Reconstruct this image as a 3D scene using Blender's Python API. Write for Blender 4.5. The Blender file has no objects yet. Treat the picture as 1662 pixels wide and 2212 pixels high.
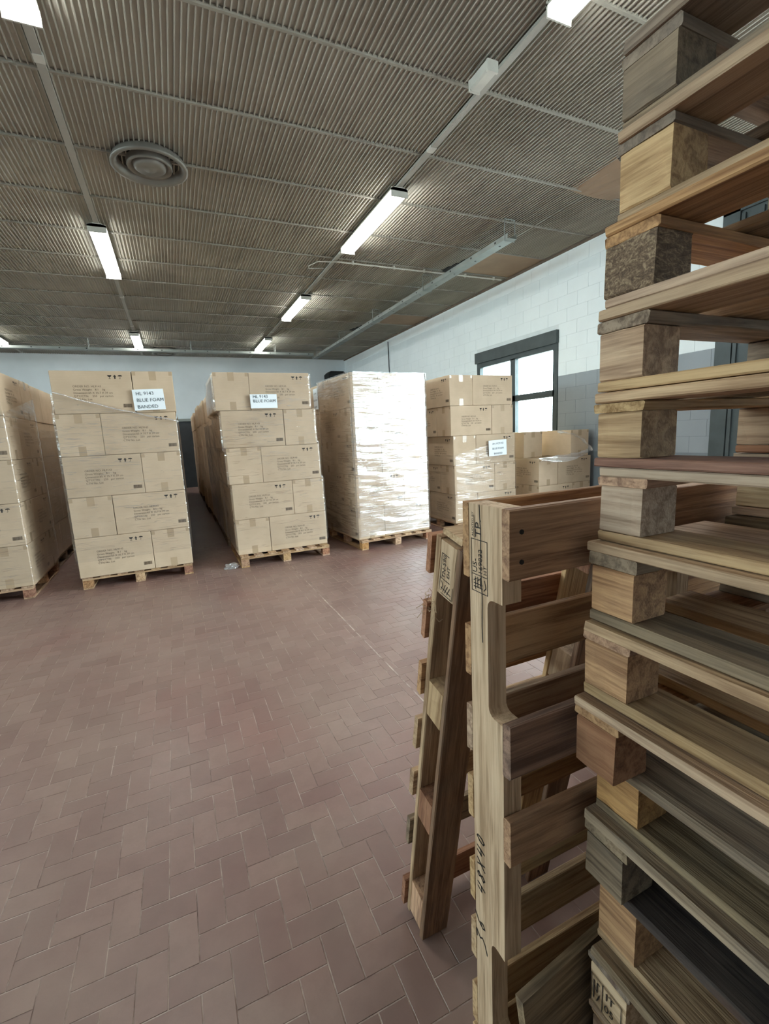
import bpy, bmesh, math, random
from mathutils import Matrix, Vector
random.seed(7)
sc = bpy.context.scene
C = sc.collection

# ---------------------------------------------------------------- camera
F_PX = 997.0
cam_d = bpy.data.cameras.new('camera')
cam = bpy.data.objects.new('camera', cam_d); C.objects.link(cam)
cam_d.sensor_fit = 'VERTICAL'; cam_d.sensor_height = 24.0
cam_d.lens = F_PX * 24.0 / 2212.0
cam_d.clip_start = 0.02; cam_d.clip_end = 200
_vx = Vector((3100-831, 828-1106, F_PX)); _vy = Vector((375-831, 962-1106, F_PX))
_ey = _vy.normalized(); _ex = (_vx - _ey*_vx.dot(_ey)).normalized(); _ez = _ex.cross(_ey)
right = Vector((_ex.x, _ey.x, _ez.x)); down = Vector((_ex.y, _ey.y, _ez.y)); fwd = Vector((_ex.z, _ey.z, _ez.z))
R3 = Matrix((right, -down, -fwd)).transposed()
cam.matrix_world = Matrix.Translation((0, 0, 1.34)) @ R3.to_4x4()
sc.camera = cam

# ---------------------------------------------------------------- world, exposure
world = bpy.data.worlds.new('overcast_sky'); sc.world = world; world.use_nodes = True
bg = world.node_tree.nodes['Background']
bg.inputs[0].default_value = (0.80, 0.94, 1.0, 1); bg.inputs[1].default_value = 18.0
sc.view_settings.view_transform = 'Standard'
try: sc.view_settings.look = 'None'
except Exception: pass
sc.view_settings.exposure = 0.28; sc.view_settings.gamma = 1.0; sc.view_settings.use_curve_mapping = False
TUBE = 24.0
try:
    sc.cycles.use_denoising = True
    sc.cycles.max_bounces = 6; sc.cycles.diffuse_bounces = 4; sc.cycles.glossy_bounces = 3; sc.cycles.transparent_max_bounces = 12
    sc.cycles.use_adaptive_sampling = True; sc.cycles.adaptive_threshold = 0.11; sc.cycles.adaptive_min_samples = 16
    sc.cycles.sample_clamp_indirect = 6.0
except Exception: pass

def portal(name, loc, rot, sx, sy):
    l = bpy.data.lights.new(name, 'AREA'); l.shape = 'RECTANGLE'; l.size = sx; l.size_y = sy
    l.cycles.is_portal = True
    o = bpy.data.objects.new(name, l); C.objects.link(o); o.location = loc; o.rotation_euler = rot
# daylight sampling in the wall openings; side and left windows are unseen additions
XW, YB, HC = 5.80, 15.90, 4.00
portal('window_portal', (XW+0.16, 6.96, 1.90), (0, math.pi/2, 0), 1.75, 2.1)
portal('door_portal', (XW+0.16, 1.22, 1.75), (0, math.pi/2, 0), 3.5, 2.44)
portal('side_window_portal', (XW+0.16, -1.95, 1.95), (0, math.pi/2, 0), 2.1, 2.9)
portal('left_window_portal', (-9.16, 5.0, 3.0), (0, -math.pi/2, 0), 1.4, 12.0)

# ---------------------------------------------------------------- helpers
def srgb(r, g, b):
    f = lambda c: (c/255/12.92) if c/255 <= 0.04045 else ((c/255+0.055)/1.055)**2.4
    return (f(r), f(g), f(b), 1)

class NT:
    def __init__(s, m):
        s.t = m.node_tree; s.n = s.t.nodes; s.l = s.t.links
    def new(s, typ, **kw):
        n = s.n.new(typ)
        for k, v in kw.items(): setattr(n, k, v)
        return n
    def link(s, a, b): s.l.new(a, b)
    def mixc(s, fac, a, b, blend='MIX'):
        n = s.n.new('ShaderNodeMix'); n.data_type = 'RGBA'; n.blend_type = blend
        for sock, v in ((n.inputs[0], fac), (n.inputs[6], a), (n.inputs[7], b)):
            if hasattr(v, 'is_output'): s.l.new(v, sock)
            else: sock.default_value = v
        return n.outputs[2]
    def math(s, op, a, b=0.0):
        n = s.n.new('ShaderNodeMath'); n.operation = op
        for i, v in enumerate((a, b)):
            if hasattr(v, 'is_output'): s.l.new(v, n.inputs[i])
            else: n.inputs[i].default_value = v
        return n.outputs[0]
    def noise(s, vec, scale, detail=3, rough=0.55, dist=0.0):
        n = s.n.new('ShaderNodeTexNoise'); n.inputs['Scale'].default_value = scale
        n.inputs['Detail'].default_value = detail; n.inputs['Roughness'].default_value = rough
        n.inputs['Distortion'].default_value = dist
        if vec is not None: s.l.new(vec, n.inputs['Vector'])
        return n.outputs[0]
    def mapping(s, vec, scale=(1,1,1), loc=(0,0,0), rot=(0,0,0)):
        n = s.n.new('ShaderNodeMapping'); s.l.new(vec, n.inputs[0])
        n.inputs['Scale'].default_value = scale; n.inputs['Location'].default_value = loc; n.inputs['Rotation'].default_value = rot
        return n.outputs[0]
    def ramp(s, fac, stops):
        n = s.n.new('ShaderNodeValToRGB'); s.l.new(fac, n.inputs[0])
        e = n.color_ramp.elements
        e[0].position, e[0].color = stops[0]; e[1].position, e[1].color = stops[-1]
        for p, c in stops[1:-1]:
            x = e.new(p); x.color = c
        return n.outputs[0]
    def bump(s, h, strength, dist=0.01, normal=None):
        n = s.n.new('ShaderNodeBump'); n.inputs['Strength'].default_value = strength; n.inputs['Distance'].default_value = dist
        s.l.new(h, n.inputs['Height'])
        if normal is not None: s.l.new(normal, n.inputs['Normal'])
        return n.outputs[0]

def mat(name):
    m = bpy.data.materials.new(name); m.use_nodes = True
    nt = NT(m); b = nt.n['Principled BSDF']
    return m, nt, b
def put(nt, v, sock):
    if hasattr(v, 'is_output'): nt.link(v, sock)
    else: sock.default_value = v
def simple(name, col, rough=0.6, metal=0.0, var=0.12, scale=6.0, bump=0.0, spec=0.5):
    m, nt, b = mat(name)
    tc = nt.new('ShaderNodeTexCoord').outputs['Object']
    n = nt.noise(tc, scale, 4)
    dark = tuple(c*(1-var) for c in col[:3])+(1,); lite = tuple(min(1, c*(1+var)) for c in col[:3])+(1,)
    put(nt, nt.ramp(n, [(0.3, dark), (0.7, lite)]), b.inputs['Base Color'])
    b.inputs['Roughness'].default_value = rough; b.inputs['Metallic'].default_value = metal
    b.inputs['Specular IOR Level'].default_value = spec
    if bump: put(nt, nt.bump(nt.noise(tc, scale*20, 3), bump, 0.002), b.inputs['Normal'])
    return m

def wood(name, light, dark, grey=0.0, stain=0.25):
    m, nt, b = mat(name)
    tc = nt.new('ShaderNodeTexCoord').outputs['Object']
    oi = nt.new('ShaderNodeObjectInfo')
    off = nt.new('ShaderNodeCombineXYZ')
    nt.link(nt.math('MULTIPLY', oi.outputs['Random'], 37.0), off.inputs[0])
    nt.link(nt.math('MULTIPLY', oi.outputs['Random'], 11.0), off.inputs[1])
    nt.link(nt.math('MULTIPLY', oi.outputs['Random'], 23.0), off.inputs[2])
    add = nt.new('ShaderNodeVectorMath', operation='ADD'); nt.link(tc, add.inputs[0]); nt.link(off.outputs[0], add.inputs[1])
    v = add.outputs[0]
    warp = nt.noise(v, 4.0, 2)
    grain = nt.noise(nt.mapping(v, (3.0, 55.0, 55.0)), 1.0, 4, 0.6, 0.6)
    fine = nt.noise(nt.mapping(v, (10.0, 260.0, 260.0)), 1.0, 2)
    blot = nt.noise(v, 7.0, 4, 0.6)
    g = nt.math('ADD', nt.math('MULTIPLY', grain, 0.65), nt.math('ADD', nt.math('MULTIPLY', fine, 0.2), nt.math('MULTIPLY', warp, 0.15)))
    col = nt.ramp(g, [(0.40, tuple(c*0.8 for c in dark[:3])+(1,)), (0.5, tuple((a+c)/2 for a, c in zip(light, dark))), (0.58, light)])
    # grey weathering and dirt patches
    gr = srgb(124, 111, 96)
    col = nt.mixc(nt.math('MULTIPLY', nt.ramp(blot, [(0.42, (0,0,0,1)), (0.68, (1,1,1,1))]), grey), col, gr)
    dirt = nt.noise(nt.mapping(v, (1.0, 6.0, 6.0), (5, 3, 1)), 3.0, 4, 0.7)
    col = nt.mixc(nt.math('MULTIPLY', nt.ramp(dirt, [(0.58, (0,0,0,1)), (0.74, (1,1,1,1))]), stain), col, srgb(62, 48, 36))
    # knots
    vo = nt.new('ShaderNodeTexVoronoi'); vo.inputs['Scale'].default_value = 1.0
    nt.link(nt.mapping(v, (3.2, 9.0, 9.0)), vo.inputs['Vector'])
    kn = nt.ramp(vo.outputs['Distance'], [(0.06, (1,1,1,1)), (0.14, (0,0,0,1))])
    col = nt.mixc(nt.math('MULTIPLY', kn, 0.6), col, srgb(88, 58, 36))
    val = nt.new('ShaderNodeHueSaturation')
    nt.link(col, val.inputs['Color'])
    r2 = nt.math('FRACT', nt.math('MULTIPLY', oi.outputs['Random'], 13.7))
    nt.link(nt.math('ADD', nt.math('MULTIPLY', oi.outputs['Random'], 0.35), 0.85), val.inputs['Value'])
    nt.link(nt.math('ADD', nt.math('MULTIPLY', r2, 0.25), 0.78), val.inputs['Saturation'])
    nt.link(nt.math('ADD', nt.math('MULTIPLY', r2, 0.012), 0.488), val.inputs['Hue'])
    nt.link(val.outputs[0], b.inputs['Base Color'])
    b.inputs['Roughness'].default_value = 0.75; b.inputs['Specular IOR Level'].default_value = 0.25
    put(nt, nt.bump(nt.math('ADD', grain, nt.math('MULTIPLY', fine, 0.6)), 0.8, 0.002), b.inputs['Normal'])
    return m

M = {}
M['wood_pale'] = wood('wood_pale', srgb(203, 170, 126), srgb(160, 124, 84), 0.22, 0.25)
M['wood_honey'] = wood('wood_honey', srgb(196, 152, 98), srgb(150, 106, 62), 0.15, 0.25)
M['wood_red'] = wood('wood_red', srgb(170, 122, 88), srgb(128, 84, 58), 0.15, 0.25)
M['wood_grey'] = wood('wood_grey', srgb(160, 138, 108), srgb(114, 94, 70), 0.55, 0.5)
M['wood_brown'] = wood('wood_brown', srgb(150, 116, 88), srgb(108, 80, 60), 0.35, 0.35)
M['wood_dark'] = wood('wood_dark', srgb(84, 70, 60), srgb(52, 42, 38), 0.3, 0.5)
M['wood_cream'] = wood('wood_cream', srgb(210, 181, 143), srgb(178, 145, 105), 0.12, 0.18)

def chipboard():
    m, nt, b = mat('chipboard')
    tc = nt.new('ShaderNodeTexCoord').outputs['Object']
    n1 = nt.noise(nt.mapping(tc, (90, 40, 140)), 1.0, 4, 0.75, 1.5)
    n2 = nt.noise(tc, 300.0, 2)
    col = nt.ramp(nt.math('ADD', nt.math('MULTIPLY', n1, 0.75), nt.math('MULTIPLY', n2, 0.25)),
                  [(0.34, srgb(72, 56, 44)), (0.5, srgb(122, 99, 77)), (0.66, srgb(186, 162, 130))])
    put(nt, col, b.inputs['Base Color']); b.inputs['Roughness'].default_value = 0.85
    put(nt, nt.bump(n1, 0.8, 0.004), b.inputs['Normal'])
    return m
M['chip'] = chipboard()

def carton():
    m, nt, b = mat('kraft_cardboard')
    tc = nt.new('ShaderNodeTexCoord').outputs['Object']; oi = nt.new('ShaderNodeObjectInfo')
    n = nt.noise(tc, 5.0, 4); fl = nt.noise(nt.mapping(tc, (4, 4, 160)), 1.0, 2)
    col = nt.ramp(nt.math('ADD', nt.math('MULTIPLY', n, 0.8), nt.math('MULTIPLY', fl, 0.2)), [(0.3, srgb(192, 170, 143)), (0.7, srgb(208, 186, 159))])
    hs = nt.new('ShaderNodeHueSaturation'); nt.link(col, hs.inputs['Color'])
    nt.link(nt.math('ADD', nt.math('MULTIPLY', oi.outputs['Random'], 0.14), 0.93), hs.inputs['Value'])
    nt.link(hs.outputs[0], b.inputs['Base Color'])
    b.inputs['Roughness'].default_value = 0.7; b.inputs['Specular IOR Level'].default_value = 0.25
    put(nt, nt.bump(n, 0.15, 0.01), b.inputs['Normal'])
    return m
M['carton'] = carton()
M['tape'] = simple('brown_tape', srgb(184, 161, 132), 0.22, 0, 0.06, 8)
M['ink'] = simple('black_ink', srgb(48, 40, 34), 0.8, 0, 0.2, 40)
M['ink_faint'] = simple('grey_ink', srgb(84, 70, 56), 0.8, 0, 0.15, 40)
M['ink_sign'] = simple('sign_ink', srgb(70, 84, 92), 0.8, 0, 0.1, 40)
M['stamp_ink'] = simple('stamp_ink', srgb(38, 32, 28), 0.8, 0, 0.3, 60)
M['paper'] = simple('white_paper', srgb(238, 246, 250), 0.6, 0, 0.02, 4)
M['galv'] = simple('galvanised_steel', srgb(140, 146, 142), 0.45, 0.35, 0.12, 5)
M['enamel'] = simple('grey_white_enamel', srgb(196, 196, 188), 0.45, 0, 0.12, 5)
M['vent'] = simple('vent_grey_paint', srgb(122, 120, 114), 0.4, 0.2, 0.15, 4)
M['black'] = simple('black_void', srgb(22, 22, 22), 0.7, 0, 0.2, 6)
M['frame'] = simple('dark_green_grey_steel_paint', srgb(62, 72, 74), 0.5, 0.0, 0.2, 5, 0.1)
M['dark_metal'] = simple('charcoal_metal', srgb(52, 56, 60), 0.5, 0.1, 0.15, 5)
M['wall_white'] = simple('white_wall_paint', srgb(230, 239, 242), 0.8, 0, 0.03, 1.5, 0.15)
M['wall_back'] = simple('pale_wall_paint', srgb(218, 226, 230), 0.8, 0, 0.06, 1.2, 0.15)
M['wall_grey'] = simple('grey_wall_paint', srgb(142, 150, 156), 0.55, 0, 0.05, 2, 0.15)
M['mortar'] = simple('painted_mortar', srgb(218, 226, 228), 0.9, 0, 0.05, 6)
M['mortar_grey'] = simple('grey_painted_mortar', srgb(120, 128, 134), 0.9, 0, 0.05, 6)
M['concrete'] = simple('outdoor_concrete', srgb(170, 168, 162), 0.9, 0, 0.1, 1)
M['edge'] = simple('brown_edge_strip', srgb(104, 90, 78), 0.8, 0, 0.2, 3)
M['board'] = simple('bare_fibreboard', srgb(150, 128, 106), 0.85, 0, 0.08, 3)

def ceil_mat():
    m, nt, b = mat('painted_corrugated_sheet')
    geo = nt.new('ShaderNodeNewGeometry').outputs['Position']
    n = nt.noise(geo, 0.55, 5, 0.6); n2 = nt.noise(nt.mapping(geo, (9, 0.6, 1)), 1.0, 3)
    st = nt.noise(nt.mapping(geo, (1, 1, 1), (3.1, 7.7, 0)), 0.8, 4, 0.65)
    col = nt.ramp(nt.math('ADD', nt.math('MULTIPLY', n, 0.7), nt.math('MULTIPLY', n2, 0.3)), [(0.3, srgb(142, 140, 130)), (0.65, srgb(180, 178, 168))])
    col = nt.mixc(nt.math('MULTIPLY', nt.ramp(st, [(0.56, (0,0,0,1)), (0.72, (1,1,1,1))]), 0.45), col, srgb(104, 90, 76))
    put(nt, col, b.inputs['Base Color']); b.inputs['Roughness'].default_value = 0.5
    b.inputs['Specular IOR Level'].default_value = 0.4
    return m
M['ceiling'] = ceil_mat()
M['bar'] = simple('ceiling_bar_dirty_paint', srgb(140, 137, 127), 0.5, 0, 0.12, 2)
M['rail'] = simple('ceiling_bar_paint', srgb(160, 158, 150), 0.5, 0, 0.1, 2)

def tile_mat():
    m, nt, b = mat('terracotta_floor_tile')
    g = nt.new('ShaderNodeNewGeometry'); oi = nt.new('ShaderNodeObjectInfo')
    r = nt.math('FRACT', nt.math('ADD', g.outputs['Random Per Island'], nt.math('MULTIPLY', oi.outputs['Random'], 7.3)))
    pos = g.outputs['Position']
    n = nt.noise(pos, 14.0, 5, 0.7); big = nt.noise(pos, 0.7, 3)
    dust = nt.noise(nt.mapping(pos, (1, 1, 1), (4, 2, 0)), 1.6, 5, 0.6)
    col = nt.ramp(r, [(0.0, srgb(130, 103, 96)), (0.5, srgb(140, 112, 104)), (1.0, srgb(148, 121, 112))])
    col = nt.mixc(nt.math('MULTIPLY', nt.ramp(n, [(0.35, (1,1,1,1)), (0.6, (0,0,0,1))]), 0.35), col, srgb(116, 93, 86))
    col = nt.mixc(nt.math('MULTIPLY', nt.ramp(dust, [(0.4, (0,0,0,1)), (0.7, (1,1,1,1))]), 0.4), col, srgb(158, 138, 126))
    col = nt.mixc(nt.math('MULTIPLY', nt.ramp(big, [(0.5, (0,0,0,1)), (0.7, (1,1,1,1))]), 0.5), col, srgb(140, 92, 86))
    put(nt, col, b.inputs['Base Color'])
    put(nt, nt.math('ADD', nt.math('MULTIPLY', n, 0.2), 0.27), b.inputs['Roughness'])
    b.inputs['Specular IOR Level'].default_value = 0.5
    put(nt, nt.bump(nt.noise(pos, 60.0, 4), 0.12, 0.003), b.inputs['Normal'])
    return m
M['tile'] = tile_mat()
def grout_mat():
    m, nt, b = mat('pale_dirty_grout')
    pos = nt.new('ShaderNodeNewGeometry').outputs['Position']
    n = nt.noise(pos, 9.0, 4, 0.65)
    put(nt, nt.ramp(n, [(0.38, srgb(134, 112, 104)), (0.62, srgb(194, 176, 164))]), b.inputs['Base Color'])
    b.inputs['Roughness'].default_value = 0.85; return m
M['grout'] = grout_mat()

def film_mat(name, base=0.03, haze=0.03, rough=0.08, bumps=1.0, thr=0.56):
    m = bpy.data.materials.new(name); m.use_nodes = True
    nt = NT(m); nt.n.clear()
    out = nt.new('ShaderNodeOutputMaterial')
    tc = nt.new('ShaderNodeTexCoord').outputs['Object']
    wr = nt.noise(nt.mapping(tc, (2.6, 2.6, 42.0), rot=(0.10, 0.07, 0)), 1.0, 4, 0.65, 0.8)
    wr2 = nt.noise(nt.mapping(tc, (5.0, 5.0, 9.0), rot=(0.5, -0.4, 0.3)), 1.0, 5, 0.7, 1.2)
    hgt = nt.math('ADD', nt.math('MULTIPLY', wr, 0.6), nt.math('MULTIPLY', wr2, 0.5))
    nrm = nt.bump(hgt, 0.6*bumps, 0.006)
    lw = nt.new('ShaderNodeLayerWeight'); lw.inputs['Blend'].default_value = 0.5; nt.link(nrm, lw.inputs['Normal'])
    f5 = nt.math('POWER', lw.outputs['Facing'], 4.0)
    fac = nt.math('ADD', nt.math('MULTIPLY', f5, 0.6), base)
    # taut creases reflect far more than the flat film; they come in patches
    pat = nt.noise(nt.mapping(tc, (1.6, 1.6, 2.6), (1.7, 0.4, 2.2)), 1.0, 3, 0.5)
    cr = nt.noise(nt.mapping(tc, (4.5, 4.5, 75.0), rot=(0.14, 0.10, 0)), 1.0, 4, 0.6, 1.2)
    cre = nt.ramp(nt.math('ADD', nt.math('MULTIPLY', cr, 0.75), nt.math('MULTIPLY', pat, 0.25)), [(thr-0.03, (0,0,0,1)), (thr+0.03, (1,1,1,1))])
    fac = nt.math('MINIMUM', nt.math('ADD', fac, nt.math('MULTIPLY', cre, 0.32)), 0.9)
    tr = nt.new('ShaderNodeBsdfTransparent'); tr.inputs[0].default_value = (0.97, 0.97, 0.97, 1)
    gl = nt.new('ShaderNodeBsdfGlossy'); gl.inputs['Roughness'].default_value = rough; gl.inputs[0].default_value = (1,1,1,1)
    nt.link(nrm, gl.inputs['Normal'])
    df = nt.new('ShaderNodeBsdfDiffuse'); df.inputs[0].default_value = (0.8, 0.8, 0.8, 1)
    mx1 = nt.new('ShaderNodeMixShader'); mx1.inputs[0].default_value = haze
    nt.link(tr.outputs[0], mx1.inputs[1]); nt.link(df.outputs[0], mx1.inputs[2])
    mx = nt.new('ShaderNodeMixShader'); nt.link(fac, mx.inputs[0]); nt.link(mx1.outputs[0], mx.inputs[1]); nt.link(gl.outputs[0], mx.inputs[2])
    nt.link(mx.outputs[0], out.inputs[0])
    return m
M['film'] = film_mat('clear_stretch_film', 0.025, 0.025, 0.08, 0.9, 0.585)
M['film_thick'] = film_mat('many_layers_of_stretch_film', 0.075, 0.08, 0.09, 1.0, 0.50)
M['film_loose'] = film_mat('bunched_stretch_film', 0.12, 0.28, 0.14, 1.2)

def glass_mat():
    m = bpy.data.materials.new('window_glass'); m.use_nodes = True
    nt = NT(m); nt.n.clear(); out = nt.new('ShaderNodeOutputMaterial')
    lw = nt.new('ShaderNodeLayerWeight'); lw.inputs['Blend'].default_value = 0.5
    fo = nt.math('ADD', nt.math('MULTIPLY', nt.math('POWER', lw.outputs['Facing'], 5.0), 0.7), 0.04)
    tr = nt.new('ShaderNodeBsdfTransparent'); tr.inputs[0].default_value = (0.93, 0.96, 0.95, 1)
    gl = nt.new('ShaderNodeBsdfGlossy'); gl.inputs['Roughness'].default_value = 0.02
    mx = nt.new('ShaderNodeMixShader'); nt.link(fo, mx.inputs[0]); nt.link(tr.outputs[0], mx.inputs[1]); nt.link(gl.outputs[0], mx.inputs[2])
    nt.link(mx.outputs[0], out.inputs[0]); return m
M['glass'] = glass_mat()
def emit_mat(name, col, s):
    m = bpy.data.materials.new(name); m.use_nodes = True
    nt = NT(m); nt.n.clear(); out = nt.new('ShaderNodeOutputMaterial')
    e = nt.new('ShaderNodeEmission'); e.inputs[0].default_value = col; e.inputs[1].default_value = s
    nt.link(e.outputs[0], out.inputs[0]); return m
M['tube'] = emit_mat('lit_diffuser', (1.0, 0.99, 0.93, 1), TUBE)

class MB:
    def __init__(s): s.v = []; s.f = []
    def add(s, vs, fs, mtx=None):
        o = len(s.v)
        for p in vs:
            p = Vector(p); s.v.append(tuple(mtx @ p) if mtx is not None else tuple(p))
        for f in fs: s.f.append(tuple(i+o for i in f))
    def box(s, c, d, mtx=None):
        x, y, z = (k/2 for k in d); cx, cy, cz = c
        vs = [(cx+a*x, cy+b*y, cz+e*z) for e in (-1, 1) for a, b in ((-1,-1),(1,-1),(1,1),(-1,1))]
        s.add(vs, [(3,2,1,0),(4,5,6,7),(0,1,5,4),(1,2,6,5),(2,3,7,6),(3,0,4,7)], mtx)
    def span(s, a, b, mtx=None):
        s.box([(p+q)/2 for p, q in zip(a, b)], [abs(q-p) for p, q in zip(a, b)], mtx)
    def prism(s, poly, y0, y1, mtx=None):          # poly in (x,z), extruded along y, given CCW seen from -y
        n = len(poly)
        vs = [(x, y0, z) for x, z in poly]+[(x, y1, z) for x, z in poly]
        fs = [tuple(range(n)), tuple(reversed(range(n, 2*n)))]+[(i, i+n, (i+1) % n+n, (i+1) % n) for i in range(n)]
        s.add(vs, [tuple(reversed(f)) for f in fs] if False else fs, mtx)
    def mesh(s, me, mtx=None): s.add([v.co for v in me.vertices], [tuple(p.vertices) for p in me.polygons], mtx)
    def tube(s, pts, r, n=6):
        pts = [Vector(p) for p in pts]; rings = []
        for i, p in enumerate(pts):
            d = (pts[min(i+1, len(pts)-1)]-pts[max(i-1, 0)]).normalized()
            u = d.cross(Vector((0, 0, 1)) if abs(d.z) < 0.9 else Vector((1, 0, 0))).normalized(); w = d.cross(u)
            rings.append([p+u*(r*math.cos(2*math.pi*k/n))+w*(r*math.sin(2*math.pi*k/n)) for k in range(n)])
        vs = [q for rg in rings for q in rg]; fs = []
        for i in range(len(pts)-1):
            for k in range(n): fs.append((i*n+k, i*n+(k+1) % n, (i+1)*n+(k+1) % n, (i+1)*n+k))
        fs.append(tuple(reversed(range(n)))); fs.append(tuple(range((len(pts)-1)*n, len(pts)*n)))
        s.add(vs, fs)
    def lathe(s, prof, c, n=40):
        vs = []; fs = []
        for r, z in prof:
            for k in range(n): vs.append((c[0]+r*math.cos(2*math.pi*k/n), c[1]+r*math.sin(2*math.pi*k/n), c[2]+z))
        for i in range(len(prof)-1):
            for k in range(n): fs.append((i*n+k, i*n+(k+1) % n, (i+1)*n+(k+1) % n, (i+1)*n+k))
        s.add(vs, fs)
    def data(s, name):
        me = bpy.data.meshes.new(name); me.from_pydata(s.v, [], s.f); me.update(); return me
    def build(s, name, m, parent=None, smooth=False):
        me = s.data(name)
        bm = bmesh.new(); bm.from_mesh(me); bmesh.ops.recalc_face_normals(bm, faces=bm.faces); bm.to_mesh(me); bm.free()
        if smooth:
            for p in me.polygons: p.use_smooth = True
        return obj(name, me, m, parent)

def obj(name, me, m=None, parent=None, loc=None, rot=None):
    o = bpy.data.objects.new(name, me); C.objects.link(o)
    if m is not None:
        mm = M[m] if isinstance(m, str) else m
        if not me.materials: me.materials.append(mm)
        elif me.materials[0] != mm:
            o.material_slots[0].link = 'OBJECT'; o.material_slots[0].material = mm
    if parent is not None: o.parent = parent
    if loc is not None: o.location = loc
    if rot is not None: o.rotation_euler = rot
    return o
def empty(name, loc=(0,0,0), rz=0.0):
    o = bpy.data.objects.new(name, None); C.objects.link(o); o.location = loc; o.rotation_euler = (0, 0, rz)
    o.empty_display_size = 0.05; return o
def tag(o, label=None, cat=None, group=None, kind=None):
    if label: o['label'] = label
    if cat: o['category'] = cat
    if group: o['group'] = group
    if kind: o['kind'] = kind
    return o
def part_at(name, mb, m, parent, smooth=False):
    """mesh given in world coordinates, parented to an empty (un-rotated) keeping its place"""
    l = parent.location
    mb.v = [(x-l.x, y-l.y, z-l.z) for x, y, z in mb.v]
    return mb.build(name, m, parent, smooth)

_tc = {}
def text_mesh(body, size=1.0):
    if (body, size) in _tc: return _tc[(body, size)]
    cu = bpy.data.curves.new('txt', 'FONT'); cu.body = body; cu.size = size; cu.resolution_u = 2
    o = bpy.data.objects.new('txt', cu); C.objects.link(o)
    dg = bpy.context.evaluated_depsgraph_get()
    me = bpy.data.meshes.new_from_object(o.evaluated_get(dg))
    bpy.data.objects.remove(o); bpy.data.curves.remove(cu)
    _tc[(body, size)] = me; return me
def stroke(mb, pts, w, mtx):
    """a flat pen stroke in the xy plane"""
    for (x0, y0), (x1, y1) in zip(pts, pts[1:]):
        dx, dy = x1-x0, y1-y0; l = math.hypot(dx, dy) or 1e-6
        nx, ny = -dy/l*w/2, dx/l*w/2; ex, ey = dx/l*w*0.35, dy/l*w*0.35
        mb.add([(x0-nx-ex, y0-ny-ey, 0), (x1-nx+ex, y1-ny+ey, 0), (x1+nx+ex, y1+ny+ey, 0), (x0+nx-ex, y0+ny-ey, 0)], [(0,1,2,3)], mtx)

# ---------------------------------------------------------------- boards
_bc = {}
def board_mesh(l, w, t, var=0, ch=0.0022, seg=4, rough=0.0012):
    key = (round(l, 4), round(w, 4), round(t, 4), var)
    if key in _bc: return _bc[key]
    rnd = random.Random(hash(key) & 0xffff)
    vs = []; fs = []
    prof = [(-w/2+ch, -t/2), (w/2-ch, -t/2), (w/2, -t/2+ch), (w/2, t/2-ch), (w/2-ch, t/2), (-w/2+ch, t/2), (-w/2, t/2-ch), (-w/2, -t/2+ch)]
    bow = rnd.uniform(-1, 1)*0.0012
    for i in range(seg+1):
        x = -l/2+l*i/seg
        for (y, z) in prof:
            ex = rnd.uniform(-0.002, 0.0) if i in (0, seg) else 0
            vs.append((x-(ex if i == seg else -ex if i == 0 else 0)*(-1 if i == seg else 1)*0+ (ex if i == seg else -ex if i == 0 else 0), y+rnd.uniform(-rough, rough), z+rnd.uniform(-rough, rough)*0.25+bow*math.sin(math.pi*i/seg)*0.4))
    for i in range(seg):
        for k in range(8): fs.append((i*8+k, i*8+(k+1) % 8, (i+1)*8+(k+1) % 8, (i+1)*8+k))
    fs.append(tuple(range(8))[::-1]); fs.append(tuple(range(seg*8, seg*8+8)))
    me = bpy.data.meshes.new('board'); me.from_pydata(vs, [], fs); me.update()
    bm = bmesh.new(); bm.from_mesh(me); bmesh.ops.recalc_face_normals(bm, faces=bm.faces); bm.to_mesh(me); bm.free()
    _bc[key] = me; return me
def board(name, parent, c, d, axis, m, var=None, jit=0.0, label=None):
    """a board with size d=(dx,dy,dz) centred at local c; grain along axis 'x','y' or 'z'"""
    var = random.randrange(4) if var is None else var
    if axis == 'x': l, w, t = d[0], d[1], d[2]; rot = (0, 0, 0)
    elif axis == 'y': l, w, t = d[1], d[0], d[2]; rot = (0, 0, math.pi/2)
    else: l, w, t = d[2], d[0], d[1]; rot = (math.pi/2, -math.pi/2, 0)
    if axis == 'z':
        # grain up: local x->z, local y->x, local z->y
        mtx = Matrix(((0, 1, 0), (0, 0, 1), (1, 0, 0))); rot = mtx.to_euler()
    o = obj(name, board_mesh(l, w, t, var), m, parent, c, rot)
    if jit: o.rotation_euler.rotate_axis('Z', random.uniform(-jit, jit))
    if label: o['label'] = label
    return o

# ================================================================ THE ROOM
XL, YF = -9.0, -4.0
# ---- floor: grout bed with herringbone tiles proud of it
U = 0.0755; TX0, TY0 = 0.063, 0.985
TXA, TXB, TYA, TYB = -3.4, 5.75, -0.9, 6.6
fl = MB()
fl.add([(XL, YF, -0.0011), (XW, YF, -0.0011), (XW, YB, -0.0011), (XL, YB, -0.0011)], [(0,1,2,3)])
floor_base = fl.build('floor', 'grout'); tag(floor_base, 'red-brown herringbone tile floor with pale joints', None, None, 'structure')
ch = 0.0006
def tile_geo(w, d):
    a, b = w/2, d/2
    vs = [(-a, -b, -0.003), (a, -b, -0.003), (a, b, -0.003), (-a, b, -0.003), (-a, -b, -ch), (a, -b, -ch), (a, b, -ch), (-a, b, -ch),
          (-a+ch, -b+ch, 0), (a-ch, -b+ch, 0), (a-ch, b-ch, 0), (-a+ch, b-ch, 0)]
    fs = [(8,9,10,11)]+[(i, (i+1) % 4, (i+1) % 4+4, i+4) for i in range(4)]+[(i+4, (i+1) % 4+4, (i+1) % 4+8, i+8) for i in range(4)]
    return vs, fs
GAP = 0.0032
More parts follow.
